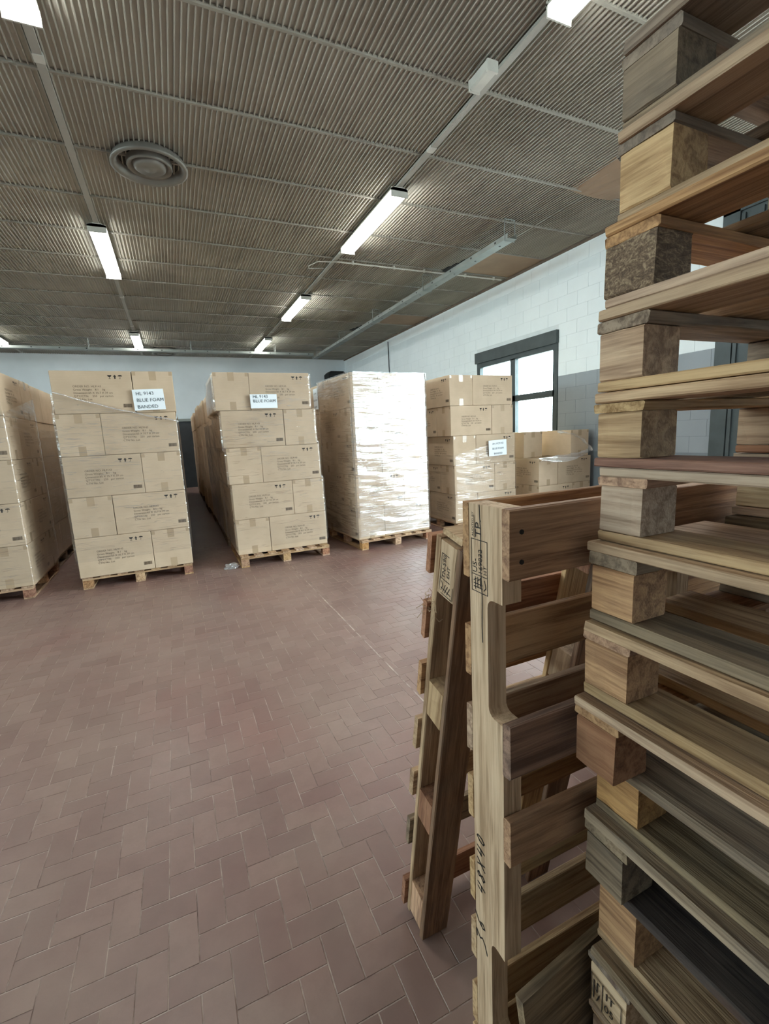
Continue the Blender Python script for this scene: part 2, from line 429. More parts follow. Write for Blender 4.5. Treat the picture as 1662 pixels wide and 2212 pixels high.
geoH, geoV = tile_geo(2*U-GAP, U-GAP), tile_geo(U-GAP, 2*U-GAP)
tiles = []
for ix in range(int((TXA-TX0)/U), int((TXB-TX0)/U)):
    for iy in range(int((TYA-TY0)/U), int((TYB-TY0)/U)):
        k = (ix-iy) % 4
        if k == 0: tiles.append((TX0+(ix+1)*U, TY0+(iy+0.5)*U, 'H'))
        elif k == 3: tiles.append((TX0+(ix+0.5)*U, TY0+(iy+1)*U, 'V'))
def seen_key(t):
    x, y, _ = t
    inview = (y > 0.80) and (x > -0.42*y-0.25+0.0) and (x < 0.44) and x > -0.55*(y)
    return (0 if inview else 1, (x*0.4+y))
tiles.sort(key=seen_key)
near, rest = tiles[:300], tiles[300:]
rm = MB()
for x, y, k in rest:
    vs, fs = geoH if k == 'H' else geoV
    dz = random.uniform(-0.0002, 0.0002)
    rm.add([(a+x, b+y, c+dz) for a, b, c in vs], fs)
ro = obj('floor_tiles', rm.data('floor_tiles'), 'tile', floor_base); ro['kind'] = 'stuff'
mh = MB(); mh.add(*geoH); mh = mh.data('tile'); mv = MB(); mv.add(*geoV); mv = mv.data('tile')
for x, y, k in near:
    o = obj('tile', mh if k == 'H' else mv, 'tile', floor_base, (x, y, random.uniform(-0.0002, 0.0002)))
# tiled floor too far away to tell the tiles apart
far = MB()
for a, b in (((XL, TYB-0.1), (XW, YB)), ((XL, YF), (XW, TYA+0.1)), ((XL, TYA), (TXA+0.1, TYB))):
    far.add([(a[0], a[1], -0.0006), (b[0], a[1], -0.0006), (b[0], b[1], -0.0006), (a[0], b[1], -0.0006)], [(0,1,2,3)])
far.build('far_floor', 'tile', floor_base)
jm = MB(); jm.span((1.006, 1.0, -0.002), (1.014, 6.5, 0.0008)); jm.build('expansion_joint', 'grout', floor_base)

# ---- right wall of painted blocks, with window and door openings
WIN = (5.87, 8.05, 1.05, 2.86)    # y0 y1 z0 z1
DOOR = (0.0, 3.30, 0.0, 3.50)
WIN2 = (-3.4, -0.5, 0.9, 3.0)
WIN4 = (-1.0, 11.0, 2.3, 3.7)     # y0 y1 z0 z1, added in the unseen left wall
PAINT = 2.14
wr = MB()
for a, b in (((YF, 0), (WIN2[0], HC+0.06)), ((WIN2[0], 0), (WIN2[1], WIN2[2])), ((WIN2[0], WIN2[3]), (WIN2[1], HC+0.06)), ((WIN2[1], 0), (DOOR[0], HC+0.06)), ((DOOR[0], DOOR[3]), (DOOR[1], HC+0.06)), ((DOOR[1], 0), (WIN[0], HC+0.06)), ((WIN[0], 0), (WIN[1], WIN[2])), ((WIN[0], WIN[3]), (WIN[1], HC+0.06)), ((WIN[1], 0), (YB, HC+0.06))):
    wr.span((XW, a[0], a[1]), (XW+0.25, b[0], b[1]))
wall_r = wr.build('wall_right', 'mortar'); tag(wall_r, None, None, None, 'structure')
gm = MB()
for a, b in (((YF, 0), (WIN2[0], PAINT)), ((WIN2[0], 0), (WIN2[1], WIN2[2])), ((WIN2[1], 0), (DOOR[0], PAINT)), ((DOOR[1], 0), (WIN[0], PAINT)), ((WIN[0], 0), (WIN[1], WIN[2])), ((WIN[1], 0), (YB, PAINT))):
    gm.span((XW-0.0008, a[0], a[1]), (XW, b[0], b[1]))
gm.build('grey_paint_band', 'mortar_grey', wall_r)
def sub(iv, cut):
    a, b = iv; c, d = cut
    if d <= a or c >= b: return [iv]
    return [(p, q) for p, q in ((a, c), (d, b)) if q-p > 0.03]
cnt = 0; zc = PAINT-0.2*6; course = 0
wall_rest = MB()
while zc < HC-0.02:
    z0, z1 = zc, min(zc+0.2, HC)
    y = 3.3+(0.2 if course % 2 else 0.0)-0.4
    while y < YB-0.01:
        ivs = [(max(y, 2.9), min(y+0.4, YB))]
        for op in (WIN, DOOR):
            if z1 > op[2]+0.02 and z0 < op[3]-0.02: ivs = [q for iv in ivs for q in sub(iv, (op[0], op[1]))]
        for a, b in ivs:
            if b-a < 0.03: continue
            bx = MB(); mm = 'wall_grey' if z1 < PAINT+0.05 else 'wall_white'
            tgt = bx
            tgt.span((XW-0.004, a+0.002, z0+0.002), (XW, b-0.002, z1-0.002))
            if cnt < 298 and (a < 11.5 or z0 > 3.0):
                bx.build('block', mm, wall_r); cnt += 1
            elif mm == 'wall_white': wall_rest.v, wall_rest.f; wall_rest.span((XW-0.004, a+0.002, z0+0.002), (XW, b-0.002, z1-0.002))
        y += 0.4
    zc += 0.2; course += 1
if wall_rest.v: wall_rest.build('blocks', 'wall_white', wall_r)['kind'] = 'stuff'
# ---- other walls
w = MB(); w.span((XL-0.2, YB, 0), (XW+0.25, YB+0.2, HC+0.06)); tag(w.build('wall_back', 'wall_back'), None, None, None, 'structure')
w = MB(); w.span((XL-0.2, YF, 0), (XL, YB, WIN4[2])); w.span((XL-0.2, YF, WIN4[3]), (XL, YB, HC+0.06)); w.span((XL-0.2, YF, WIN4[2]), (XL, WIN4[0], WIN4[3])); w.span((XL-0.2, WIN4[1], WIN4[2]), (XL, YB, WIN4[3])); tag(w.build('wall_left', 'wall_back'), None, None, None, 'structure')
w = MB(); w.span((XL-0.2, YF-0.2, 0), (XW+0.25, YF, HC+0.06)); tag(w.build('wall_front', 'wall_grey'), None, None, None, 'structure')
g = MB(); g.span((XW+0.25, -40, -0.25), (60, 60, -0.15)); g.span((-40, -40, -0.25), (XW+0.25, YF-0.2, -0.15)); g.span((-40, YF-0.2, -0.25), (XL-0.2, 60, -0.15)); tag(g.build('ground', 'concrete'), 'pale concrete yard outside the window and door', None, None, 'structure')

# ---- ceiling: corrugated sheets between bars
S0, SP = 3.427, 0.912
RIB = 0.0405
XC = 4.75
seams = [S0+SP*k for k in range(-8, 14)]
ceil = MB(); ceil.span((XL-0.2, YF-0.2, HC+0.06), (XW+0.25, YB+0.2, HC+0.2))
ceil_o = ceil.build('ceiling', 'black'); tag(ceil_o, None, None, None, 'structure')
def corrugated(x0, x1, y0, y1):
    mb = MB(); n = int((x1-x0)/RIB); pts = []
    for i in range(n):
        x = x0+i*RIB
        pts += [(x, 0.016), (x+RIB*0.60, 0.016), (x+RIB*0.68, 0.0), (x+RIB*0.86, 0.0), (x+RIB*0.94, 0.016)]
    vs = [(x, y0, HC+z) for x, z in pts]+[(x, y1, HC+z) for x, z in pts]; k = len(pts)
    mb.add(vs, [(i, i+k, i+k+1, i+1) for i in range(k-1)])
    return mb
edges = [YF]+[s for s in seams if YF < s < YB]+[YB]
brown = {round(S0+SP*3, 3): 'flat', round(S0+SP*7, 3): 'flat'}
for a, b in zip(edges, edges[1:]):
    obj('ceiling_sheet', corrugated(XL, XC, a, b).data('ceiling_sheet'), 'ceiling', ceil_o)
    if round(a, 3) in brown:
        q = MB(); q.span((XC, a+0.02, HC+0.004), (XW, b-0.02, HC+0.012)); q.build('bare_board', 'board', ceil_o)['label'] = 'bare brown ceiling board by the right wall'
    elif abs(a-S0) < 0.01:
        # sagging bare board with a dark gap above it
        q = MB(); n = 8; vs = []
        for i in range(n+1):
            f = i/n; x = 4.42+0.85*f
            for y in (a+0.30, b+0.05): vs.append((x, y, HC+0.012-0.17*math.sin(math.pi*f)*(1.0 if y < a+0.5 else 0.15)))
        q.add(vs, [(2*i, 2*i+1, 2*i+3, 2*i+2) for i in range(n)]); q.build('sagging_board', 'board', ceil_o)['label'] = 'sagging brown ceiling board with a dark gap'
        obj('ceiling_sheet', corrugated(XC, XW-0.02, a, b).data('ceiling_sheet'), 'ceiling', ceil_o)
    else:
        obj('ceiling_sheet', corrugated(XC, XW-0.02, a, b).data('ceiling_sheet'), 'ceiling', ceil_o)
for s in edges[1:-1]:
    mb = MB(); mb.prism([(s-0.016, HC+0.012), (s-0.011, HC-0.008), (s+0.011, HC-0.008), (s+0.016, HC+0.012)], XL, XW)
    mb.v = [(y, x, z) for x, y, z in mb.v]; mb.build('ceiling_bar', 'bar', ceil_o)
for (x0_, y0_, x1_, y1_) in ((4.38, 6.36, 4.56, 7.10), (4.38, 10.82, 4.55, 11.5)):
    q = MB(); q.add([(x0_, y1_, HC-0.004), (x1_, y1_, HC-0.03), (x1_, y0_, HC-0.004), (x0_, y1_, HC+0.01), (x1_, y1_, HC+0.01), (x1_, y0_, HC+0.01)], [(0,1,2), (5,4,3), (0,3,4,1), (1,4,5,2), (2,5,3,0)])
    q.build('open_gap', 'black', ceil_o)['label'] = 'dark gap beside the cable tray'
t = MB(); t.span((XW-0.03, YF, HC-0.035), (XW, YB, HC+0.0)); tag(t.build('trim_1', 'edge'), 'brown edge strip where the right wall meets the ceiling', None, None, 'structure')

# ---- window in the right wall
def frame_bar(mb, y0, y1, z0, z1, x0=XW-0.02, x1=XW+0.06): mb.span((x0, y0, z0), (x1, y1, z1))
wn = empty('window_1', (XW, (WIN[0]+WIN[1])/2, WIN[2])); tag(wn, 'dark steel framed window in the right wall above the stacks', None, None, 'structure')
y0, y1, z0, z1 = WIN
mb = MB()
frame_bar(mb, y0, y0+0.10, z0, z1-0.13); frame_bar(mb, y1-0.10, y1, z0, z1-0.13); frame_bar(mb, y0, y1, z0, z0+0.09); frame_bar(mb, y0+0.10, y1-0.10, z1-0.29, z1-0.2)
part_at('window_frame', mb, 'frame', wn)
mb = MB(); frame_bar(mb, y0-0.01, y1+0.02, z1-0.2, z1, XW-0.06, XW+0.02); part_at('lintel_cover', mb, 'frame', wn)
ym = 6.96
mb = MB(); frame_bar(mb, ym-0.065, ym+0.065, z0+0.07, z1-0.27); part_at('mullion', mb, 'frame', wn)
mb = MB(); frame_bar(mb, y0+0.07, y1-0.07, 1.83, 1.935); part_at('transom', mb, 'frame', wn)
for a, b in ((y0+0.10, ym-0.065), (ym+0.065, y1-0.10)):
    for c, d in ((z0+0.09, 1.83), (1.935, z1-0.29)):
        mb = MB(); mb.span((XW+0.018, a, c), (XW+0.024, b, d)); part_at('pane', mb, 'glass', wn)
# ---- unseen ribbon window added high in the left wall to light the right wall
w4 = empty('added_window_left', (XL, WIN4[0], WIN4[2])); tag(w4, 'unseen ribbon window added for light high in the left wall', None, None, 'structure')
a0, a1, c0, c1 = WIN4
mb = MB()
for p, q in (((a0, c0), (a1, c0+0.06)), ((a0, c1-0.06), (a1, c1)))+tuple(((a0+(a1-a0)*k/5-0.03 if k else a0, c0), (a0+(a1-a0)*k/5+0.03, c1)) for k in range(6)): mb.span((XL-0.06, p[0], p[1]), (XL+0.02, q[0], q[1]))
part_at('window_frame', mb, 'frame', w4)
for k in range(5):
    mb = MB(); mb.span((XL-0.024, a0+(a1-a0)*k/5+0.03, c0+0.06), (XL-0.018, a0+(a1-a0)*(k+1)/5-0.03, c1-0.06)); part_at('pane', mb, 'glass', w4)
# ---- unseen window added behind the camera to give the film its glare
w2 = empty('added_window_right', (XW, WIN2[0], WIN2[2])); tag(w2, 'dark steel framed window added for daylight in the right wall behind the camera', None, None, 'structure')
a0, a1, c0, c1 = WIN2; am = (a0+a1)/2
mb = MB()
for p, q in (((a0, c0), (a0+0.07, c1)), ((a1-0.07, c0), (a1, c1)), ((a0, c0), (a1, c0+0.07)), ((a0, c1-0.07), (a1, c1)), ((am-0.04, c0), (am+0.04, c1))): mb.span((XW-0.02, p[0], p[1]), (XW+0.06, q[0], q[1]))
part_at('window_frame', mb, 'frame', w2)
for p, q in ((a0+0.07, am-0.04), (am+0.04, a1-0.07)):
    mb = MB(); mb.span((XW+0.018, p, c0+0.07), (XW+0.024, q, c1-0.07)); part_at('pane', mb, 'glass', w2)
# ---- folding steel door at the right wall, standing open
dr = empty('door_1', (XW, DOOR[1], 0)); tag(dr, 'dark grey-green folding steel door, half open, in the right wall', None, None, 'structure')
y0, y1, z0, z1 = DOOR
mb = MB(); mb.span((XW-0.05, y1-0.03, 0), (XW+0.2, y1+0.14, z1+0.1)); part_at('door_jamb', mb, 'frame', dr)
mb = MB(); mb.span((XW-0.05, y0-0.14, 0), (XW+0.2, y0+0.03, z1+0.1)); part_at('door_jamb', mb, 'frame', dr)
mb = MB(); mb.span((XW-0.05, y0-0.14, z1), (XW+0.2, y1+0.14, z1+0.12)); part_at('door_lintel', mb, 'frame', dr)
for i, (a, b) in enumerate(((2.86, 3.27), (2.44, 2.85))):
    mb = MB(); mb.span((XW-0.02, a, 0.03), (XW+0.04, b, z1)); lf = part_at('door_leaf', mb, 'frame', dr)
    for yy in (a+0.03, (a+b)/2, b-0.03):
        mb = MB(); mb.span((XW-0.045, yy-0.018, 0.05), (XW-0.02, yy+0.018, z1-0.03)); mb.v = [(p-dr.location.x, q-dr.location.y, r-dr.location.z) for p, q, r in mb.v]; mb.build('stile', 'frame', lf)
    for zz in (0.5, 1.75, 3.0):
        mb = MB(); mb.tube([(XW-0.05, a, zz-0.06), (XW-0.05, a, zz+0.06)], 0.014); mb.v = [(p-dr.location.x, q-dr.location.y, r-dr.location.z) for p, q, r in mb.v]; mb.build('hinge', 'dark_metal', lf)
# ---- dark sliding door in the back wall, seen down the aisle
db = empty('door_2', (0.5, YB, 0)); tag(db, 'dark sliding door in the back wall at the end of the aisle', None, None, 'structure')
mb = MB(); mb.span((-0.3, YB-0.08, 0), (1.9, YB-0.01, 2.05)); part_at('door_leaf', mb, 'dark_metal', db)
mb = MB(); mb.span((-0.4, YB-0.14, 2.05), (2.0, YB-0.01, 2.13)); part_at('slide_rail', mb, 'galv', db)

# ================================================================ CEILING SERVICES
def tube_light(x, ya, yb, label, z=3.90):
    e = empty('ceiling_light', (x, (ya+yb)/2, z)); tag(e, label, 'light', 'tube lights on the ceiling')
    l = yb-ya; hw = 0.100
    mb = MB(); mb.prism([(-hw, 0.045), (-hw, 0.03), (hw, 0.03), (hw, 0.045), (0.05, 0.07), (-0.05, 0.07)], -l/2, l/2)
    mb.build('housing', 'enamel', e)
    mb = MB(); mb.prism([(-hw+0.004, 0.03), (-hw+0.012, -0.005), (-hw+0.035, -0.028), (hw-0.035, -0.028), (hw-0.012, -0.005), (hw-0.004, 0.03)], -l/2+0.012, l/2-0.012)
    mb.build('diffuser', 'tube', e)
    for s in (-1, 1):
        mb = MB(); mb.span((-hw, s*(l/2-0.012), -0.03), (hw, s*l/2, 0.06)); mb.build('end_cap', 'enamel', e)
    for s in (-0.6, 0.6):
        mb = MB(); mb.span((-0.02, s*l/2-0.02, 0.06), (0.02, s*l/2+0.02, HC-z-0.03)); mb.build('bracket', 'galv', e)
    return e
for i, (ya, yb) in enumerate(((0.95, 2.60), (4.88, 6.54), (8.78, 10.45), (12.5, 14.1))):
    tube_light(2.53, ya, yb, 'lit tube light in the right ceiling row, %s from the camera' % ('first', 'second', 'third', 'fourth')[i])
for i, (ya, yb) in enumerate(((2.10, 3.77), (6.76, 8.48), (12.5, 14.15))):
    tube_light(-0.54, ya, yb, 'lit tube light in the left ceiling row, %s from the camera' % ('first', 'second', 'third')[i])
tube_light(-3.40, 12.6, 14.1, 'lit tube light at the far left edge of the picture')
tube_light(-3.40, 6.8, 8.4, 'lit tube light outside the left edge of the picture')
for x, lab in ((2.53, 'long pale lighting rail running down the right ceiling row'), (-0.54, 'long pale lighting rail running down the left ceiling row'), (-3.4, 'long pale lighting rail at the left edge of the ceiling')):
    e = empty('lighting_rail', (x, 0, HC-0.03)); tag(e, lab, 'rail')
    yy = -1.0; k = 0
    while yy < 15.3:
        L = (3.0, 2.2, 2.6)[k % 3]; ye = min(yy+L, 15.6)
        mb = MB(); mb.span((-0.028, yy, -0.002), (0.028, ye-0.01, 0.022)); mb.build('rail_section', 'rail', e)
        mb = MB(); mb.span((-0.033, ye-0.05, -0.006), (0.033, ye+0.03, 0.018)); mb.build('rail_coupling', 'enamel', e)
        yy = ye; k += 1
e = empty('emergency_light', (2.39, 3.2, 3.89)); tag(e, 'unlit white emergency light box hanging from the right rail', 'light')
mb = MB(); mb.prism([(-0.045, 0.06), (-0.045, 0.0), (-0.035, -0.012), (0.035, -0.012), (0.045, 0.0), (0.045, 0.06)], -0.10, 0.10); mb.build('body', 'enamel', e)
for s in (-1, 1):
    mb = MB(); mb.span((-0.047, s*0.10, -0.014), (0.047, s*0.118, 0.063)); mb.build('end_cap', 'enamel', e)
mb = MB(); mb.span((-0.01, -0.01, 0.06), (0.01, 0.01, 0.10)); mb.build('hanger', 'galv', e)

def vent(c, label, R=0.335):
    e = empty('ceiling_vent', c); tag(e, label, 'vent')
    mb = MB(); mb.lathe([(R*0.90, 0.11), (R*0.93, 0.05), (R, 0.0), (R*1.0, -0.012), (R*0.93, -0.02), (R*0.86, -0.008), (R*0.80, 0.03), (R*0.78, 0.06)], (0,0,0)); mb.build('outer_ring', 'vent', e, True)
    mb = MB(); mb.lathe([(R*0.79, 0.055), (0.001, 0.06)], (0,0,0)); mb.build('throat', 'black', e)
    mb = MB(); mb.lathe([(R*0.60, 0.045), (R*0.60, 0.0), (R*0.57, -0.018), (R*0.50, -0.004), (R*0.42, 0.02)], (0,0,0)); mb.build('middle_cone', 'vent', e, True)
    mb = MB(); mb.lathe([(R*0.44, 0.025), (R*0.42, -0.012), (R*0.34, -0.03), (R*0.18, -0.022), (R*0.14, -0.032), (0.001, -0.034)], (0,0,0)); mb.build('centre_disc', 'vent', e, True)
    return e
vent((0.09, 5.30, 3.955), 'round grey ceiling air vent with concentric rings, near the left lights')
vent((0.05, 14.75, 3.88), 'small far round vent under the ceiling by the back wall', 0.32)

def tray(name, a, b, label, hang):
    a = Vector(a); b = Vector(b); L = (b-a).length; ang = math.atan2((b-a).y, (b-a).x)
    e = empty(name, a, ang); tag(e, label, 'cable tray')
    prof = [(-0.075, 0.0), (-0.075, 0.06), (-0.071, 0.06), (-0.071, 0.004), (0.071, 0.004), (0.071, 0.06), (0.075, 0.06), (0.075, 0.0)]
    mb = MB(); n = len(prof)
    vs = [(0, y, z) for y, z in prof]+[(L, y, z) for y, z in prof]
    mb.add(vs, [(i, (i+1) % n, (i+1) % n+n, i+n) for i in range(n)]+[tuple(range(n))[::-1], tuple(range(n, 2*n))])
    mb.build('channel', 'galv', e)
    hm = MB(); x = 0.25
    while x < L:
        for s in (-1, 1): hm.lathe([(0.016, 0), (0.001, 0)], (x, 0.0, -0.0008), 8) if s > 0 else None
        hm.box((x, -0.0758, 0.03), (0.03, 0.0012, 0.022)); hm.box((x, 0.0758, 0.03), (0.03, 0.0012, 0.022))
        x += 0.55
    hm.build('slot', 'black', e)['kind'] = 'stuff'
    top = HC-a.z-0.012
    for h in hang:
        mb = MB()
        for s in (-1, 1): mb.tube([(h, s*0.082, -0.01), (h, s*0.082, top)], 0.006)
        mb.tube([(h, -0.082, top), (h, 0.082, top)], 0.006); mb.tube([(h, -0.082, -0.012), (h, 0.082, -0.012)], 0.006)
        mb.build('hanger', 'galv', e)
    return e
tray('cable_tray', (4.25, 5.12, 3.74), (4.25, 14.3, 3.74), 'galvanised cable tray hung under the ceiling beside the right wall', (0.05, 2.2, 4.4, 6.6, 8.7))
tray('cable_tray', (-8.5, 13.6, 3.72), (4.0, 13.6, 3.72), 'galvanised cable tray crossing the ceiling in front of the back wall', (1.5, 4.2, 6.9, 9.2, 11.4))
cd = empty('conduit', (2.56, 7.07, HC-0.05)); tag(cd, 'thin white conduit crossing the ceiling to the right wall', 'conduit')
mb = MB(); mb.tube([(0, 0, 0), (3.06, 0, 0)], 0.012, 8); mb.build('pipe', 'enamel', cd)
for x in (0.25, 0.95, 1.5, 2.3, 2.9):
    mb = MB(); mb.box((x, 0, 0.008), (0.025, 0.034, 0.05)); mb.build('clip', 'enamel', cd)
mb = MB(); mb.tube([(0, 0, 0), (-0.1, 0.0, -0.01), (-0.3, 0.02, -0.02), (-0.42, 0.12, -0.06), (-0.38, 0.24, -0.05), (-0.25, 0.30, -0.02), (-0.12, 0.3, -0.005)], 0.006); mb.build('cable', 'enamel', cd)
ht = empty('air_heater', (5.32, 15.62, 3.2)); tag(ht, 'black unit heater high in the far right corner', 'heater')
mb = MB(); mb.prism([(-0.31, 0.0), (0.31, 0.0), (0.31, 0.27), (0.22, 0.35), (-0.22, 0.35), (-0.31, 0.27)], -0.25, 0.24); mb.build('casing', 'black', ht)
for k in range(5):
    mb = MB(); mb.box((0, -0.26, 0.05+0.05*k), (0.54, 0.02, 0.012)); mb.build('louvre', 'dark_metal', ht)
pm = MB(); pm.tube([(XW-0.03, 12.2, 1.2), (XW-0.03, 12.2, HC-0.1)], 0.012); tag(pm.build('wall_pipe', 'dark_metal'), 'thin vertical pipe on the far right wall', 'pipe')

# ================================================================ CARTONS ON PALLETS
BL, BW, BH = 0.648, 0.354, 0.3845
SL, SW, SH = 0.652, 0.358, 0.387
ST = SL+SW
def carton_mesh():
    bm = bmesh.new(); bmesh.ops.create_cube(bm, size=1.0)
    for v in bm.verts: v.co = (v.co.x*BL, v.co.y*BW, (v.co.z+0.5)*BH)
    bmesh.ops.bevel(bm, geom=list(bm.edges), offset=0.004, segments=1, affect='EDGES')
    me = bpy.data.meshes.new('carton'); bm.to_mesh(me); bm.free(); return me
CART = carton_mesh()
def face_mtx(side):        # side -1: local -y face, +1: local +y face; text plane x right, y up
    if side < 0: return Matrix.Translation((-BL/2, -BW/2-0.0008, 0)) @ Matrix.Rotation(math.pi/2, 4, 'X')
    return Matrix.Translation((BL/2, BW/2+0.0008, 0)) @ Matrix.Rotation(math.pi, 4, 'Z') @ Matrix.Rotation(math.pi/2, 4, 'X')
LINES = ['ORDER NO. HL9143', 'Gross Weight:   8.1    kg', 'Dimension:65 X 35.7 X 39 cm', 'QTY/CTN:    250   per carton', 'CTN No. Lot']
txt = MB(); sym = MB(); bar = MB(); tp = MB()
for sd in (-1,):
    F = face_mtx(sd)
    for i, ln in enumerate(LINES):
        txt.mesh(text_mesh(ln, 0.0255), F @ Matrix.Translation((0.165+0.004*i*0, BH*0.615-i*0.0292, 0)))
    # handling symbols: glass, arrow, umbrella
    def poly(mb, pts): mb.add([(x, y, 0) for x, y in pts], [tuple(range(len(pts)))], F)
    yb = BH*0.815
    x = 0.470
    poly(sym, [(x-0.018, yb+0.034), (x-0.014, yb+0.022), (x-0.003, yb+0.016), (x+0.003, yb+0.016), (x+0.014, yb+0.022), (x+0.018, yb+0.034)])
    poly(sym, [(x-0.002, yb+0.002), (x+0.002, yb+0.002), (x+0.002, yb+0.017), (x-0.002, yb+0.017)]); poly(sym, [(x-0.01, yb), (x+0.01, yb), (x+0.01, yb+0.003), (x-0.01, yb+0.003)])
    x = 0.513
    poly(sym, [(x-0.006, yb), (x+0.006, yb), (x+0.006, yb+0.02), (x-0.006, yb+0.02)]); poly(sym, [(x-0.014, yb+0.02), (x+0.014, yb+0.02), (x, yb+0.037)])
    x = 0.556
    poly(sym, [(x-0.019, yb+0.022)]+[(x-0.019*math.cos(math.pi*k/8), yb+0.022+0.013*math.sin(math.pi*k/8)) for k in range(1, 8)][::1]+[(x+0.019, yb+0.022)])
    poly(sym, [(x-0.0015, yb+0.003), (x+0.0015, yb+0.003), (x+0.0015, yb+0.023), (x-0.0015, yb+0.023)]); poly(sym, [(x-0.008, yb), (x+0.0015, yb), (x+0.0015, yb+0.003), (x-0.008, yb+0.003)])
    x = 0.553; rb = random.Random(3)
    while x < 0.625:
        bw = rb.choice((0.0012, 0.002, 0.0032)); bar.add([(x, 0.050, 0), (x+bw, 0.050, 0), (x+bw, 0.083, 0), (x, 0.083, 0)], [(0,1,2,3)], F); x += bw+rb.choice((0.0012, 0.002))
# tape over the top and bottom seam, running down the ends
tp.box((0, 0, BH+0.0002), (BL, 0.062, 0.001))
for s in (-1, 1):
    tp.box((s*(BL/2+0.0003), 0, BH-0.042), (0.001, 0.062, 0.084)); tp.box((s*(BL/2+0.0003), 0, 0.044), (0.001, 0.062, 0.088))
    for q in (-1, 1):
        tp.box((s*(BL/2+0.0003), q*(BW/2-0.018), BH-0.022), (0.001, 0.03, 0.036))
TXT, SYM, BAR, TAPE = txt.data('shipping_text'), sym.data('handling_symbols'), bar.data('barcode'), tp.data('tape')
ORD = ('bottom', 'second', 'third', 'fourth', 'top')
n_carton = 0
far_cartons = MB()
def place_carton(x, y, z, rz, label, group, detail, loose=0.003):
    global n_carton
    jx, jy = random.uniform(-loose, loose)*0.5, random.uniform(-loose, loose)*0.5
    rz2 = rz+random.uniform(-0.0022, 0.0022)
    o = obj('carton', CART, 'carton', None, (x+jx, y+jy, z), (0, 0, rz2)); tag(o, label, 'carton', group); n_carton += 1
    if detail:
        obj('shipping_text', TXT, 'ink_faint', o); obj('handling_symbols', SYM, 'ink', o); obj('barcode', BAR, 'ink_faint', o)
        obj('tape', TAPE, 'tape', o)
    elif detail is None: obj('tape', TAPE, 'tape', o)
    return o
def layer_boxes(kind):
    """four cartons in a pinwheel around the stack centre; (x, y, rot, where)"""
    a = [(-ST/2+SL/2, -ST/2+SW/2, 0.0, 'front left'), (ST/2-SW/2, -ST/2+SL/2, math.pi/2, 'front right'),
         (ST/2-SL/2, ST/2-SW/2, math.pi, 'rear right'), (-ST/2+SW/2, ST/2-SL/2, -math.pi/2, 'rear left')]
    if kind == 'A': return a
    out = []
    for x, y, r, wv in a: out.append((-x, y, (0.0 if r == 0 else r if abs(r) > 3 else -r), wv.replace('left', '#').replace('right', 'left').replace('#', 'right')))
    return out
def rot2(x, y, a): return x*math.cos(a)-y*math.sin(a), x*math.sin(a)+y*math.cos(a)

# the low pallet under a stack
PH = 0.119
def low_pallet(W=0.99, D=1.04, seed=0, detail=True):
    """parts as (name, centre, size, axis, material)"""
    rnd = random.Random(seed); P = []
    nb = 7; bw = 0.088
    for i in range(nb):
        x = -W/2+bw/2+i*(W-bw)/(nb-1); P.append(('deck_board', (x, 0, PH-0.0075), (bw, D, 0.015), 'y', rnd.choice(('wood_pale', 'wood_pale', 'wood_cream'))))
    for y in (-D/2+0.045, 0, D/2-0.045): P.append(('cross_board', (0, y, PH-0.0235), (W, 0.09, 0.017), 'x', 'wood_pale'))
    for x in (-W/2+0.042, 0, W/2-0.042):
        for y in (-D/2+0.042, 0, D/2-0.042): P.append(('block', (x, y, 0.0535), (0.082, 0.082, 0.075), 'y', rnd.choice(('wood_red', 'wood_honey', 'wood_pale'))))
        P.append(('bottom_board', (x, 0, 0.008), (0.085, D-0.01, 0.0155), 'y', 'wood_pale'))
    return P
LP = low_pallet()
_joined = None
def place_pallet(x, y, rz, label, detail, group='pallets under the carton stacks'):
    global _joined
    if detail:
        e = empty('pallet', (x, y, 0), rz); tag(e, label, 'pallet', group)
        for nm, c, d, ax, m in LP: board(nm, e, c, d, ax, m)
        return e
    if _joined is None:
        mb = MB()
        for nm, c, d, ax, m in LP: mb.box(c, d)
        _joined = mb.data('pallet')
    o = obj('pallet', _joined, 'wood_grey', None, (x, y, 0), (0, 0, rz)); tag(o, label, 'pallet', group); return o

ROWS = [  # left x per layer (bottom..top), front y of cartons, pallet front y, first kind at the bottom, rot, name
    dict(xl=[-2.335]*5, yf=5.13, pf=5.12, first='A', rz=0.0, n=5, name='leftmost stack'),
    dict(xl=[-0.957, -0.955, -0.955, -0.955, -0.945], yf=5.11, pf=5.13, first='A', rz=0.0, n=5, name='second stack from left'),
    dict(xl=[0.515, 0.512, 0.492, 0.474, 0.434], yf=5.13, pf=5.03, first='B', rz=0.0, n=5, name='third stack from left'),
    dict(xl=[1.885]*5, yf=5.03, pf=4.98, first='B', rz=0.075, n=5, name='glaring film-wrapped stack'),
    dict(xl=[3.335, 3.33, 3.32, 3.29, 3.28], yf=5.17, pf=5.14, first='B', rz=0.0, n=5, name='tall stack before the window'),
    dict(xl=[4.70]*3, yf=5.10, pf=5.07, first='A', rz=0.0, n=2, name='low stack at right wall'),
]
DEPTH = 8; PITCH = 1.085
def row_kind(first, l): return 'A' if ((l % 2 == 0) == (first == 'A')) else 'B'
DORD = ('', 'second', 'third', 'fourth', 'fifth', 'sixth', 'seventh', 'eighth')
pinn = {}
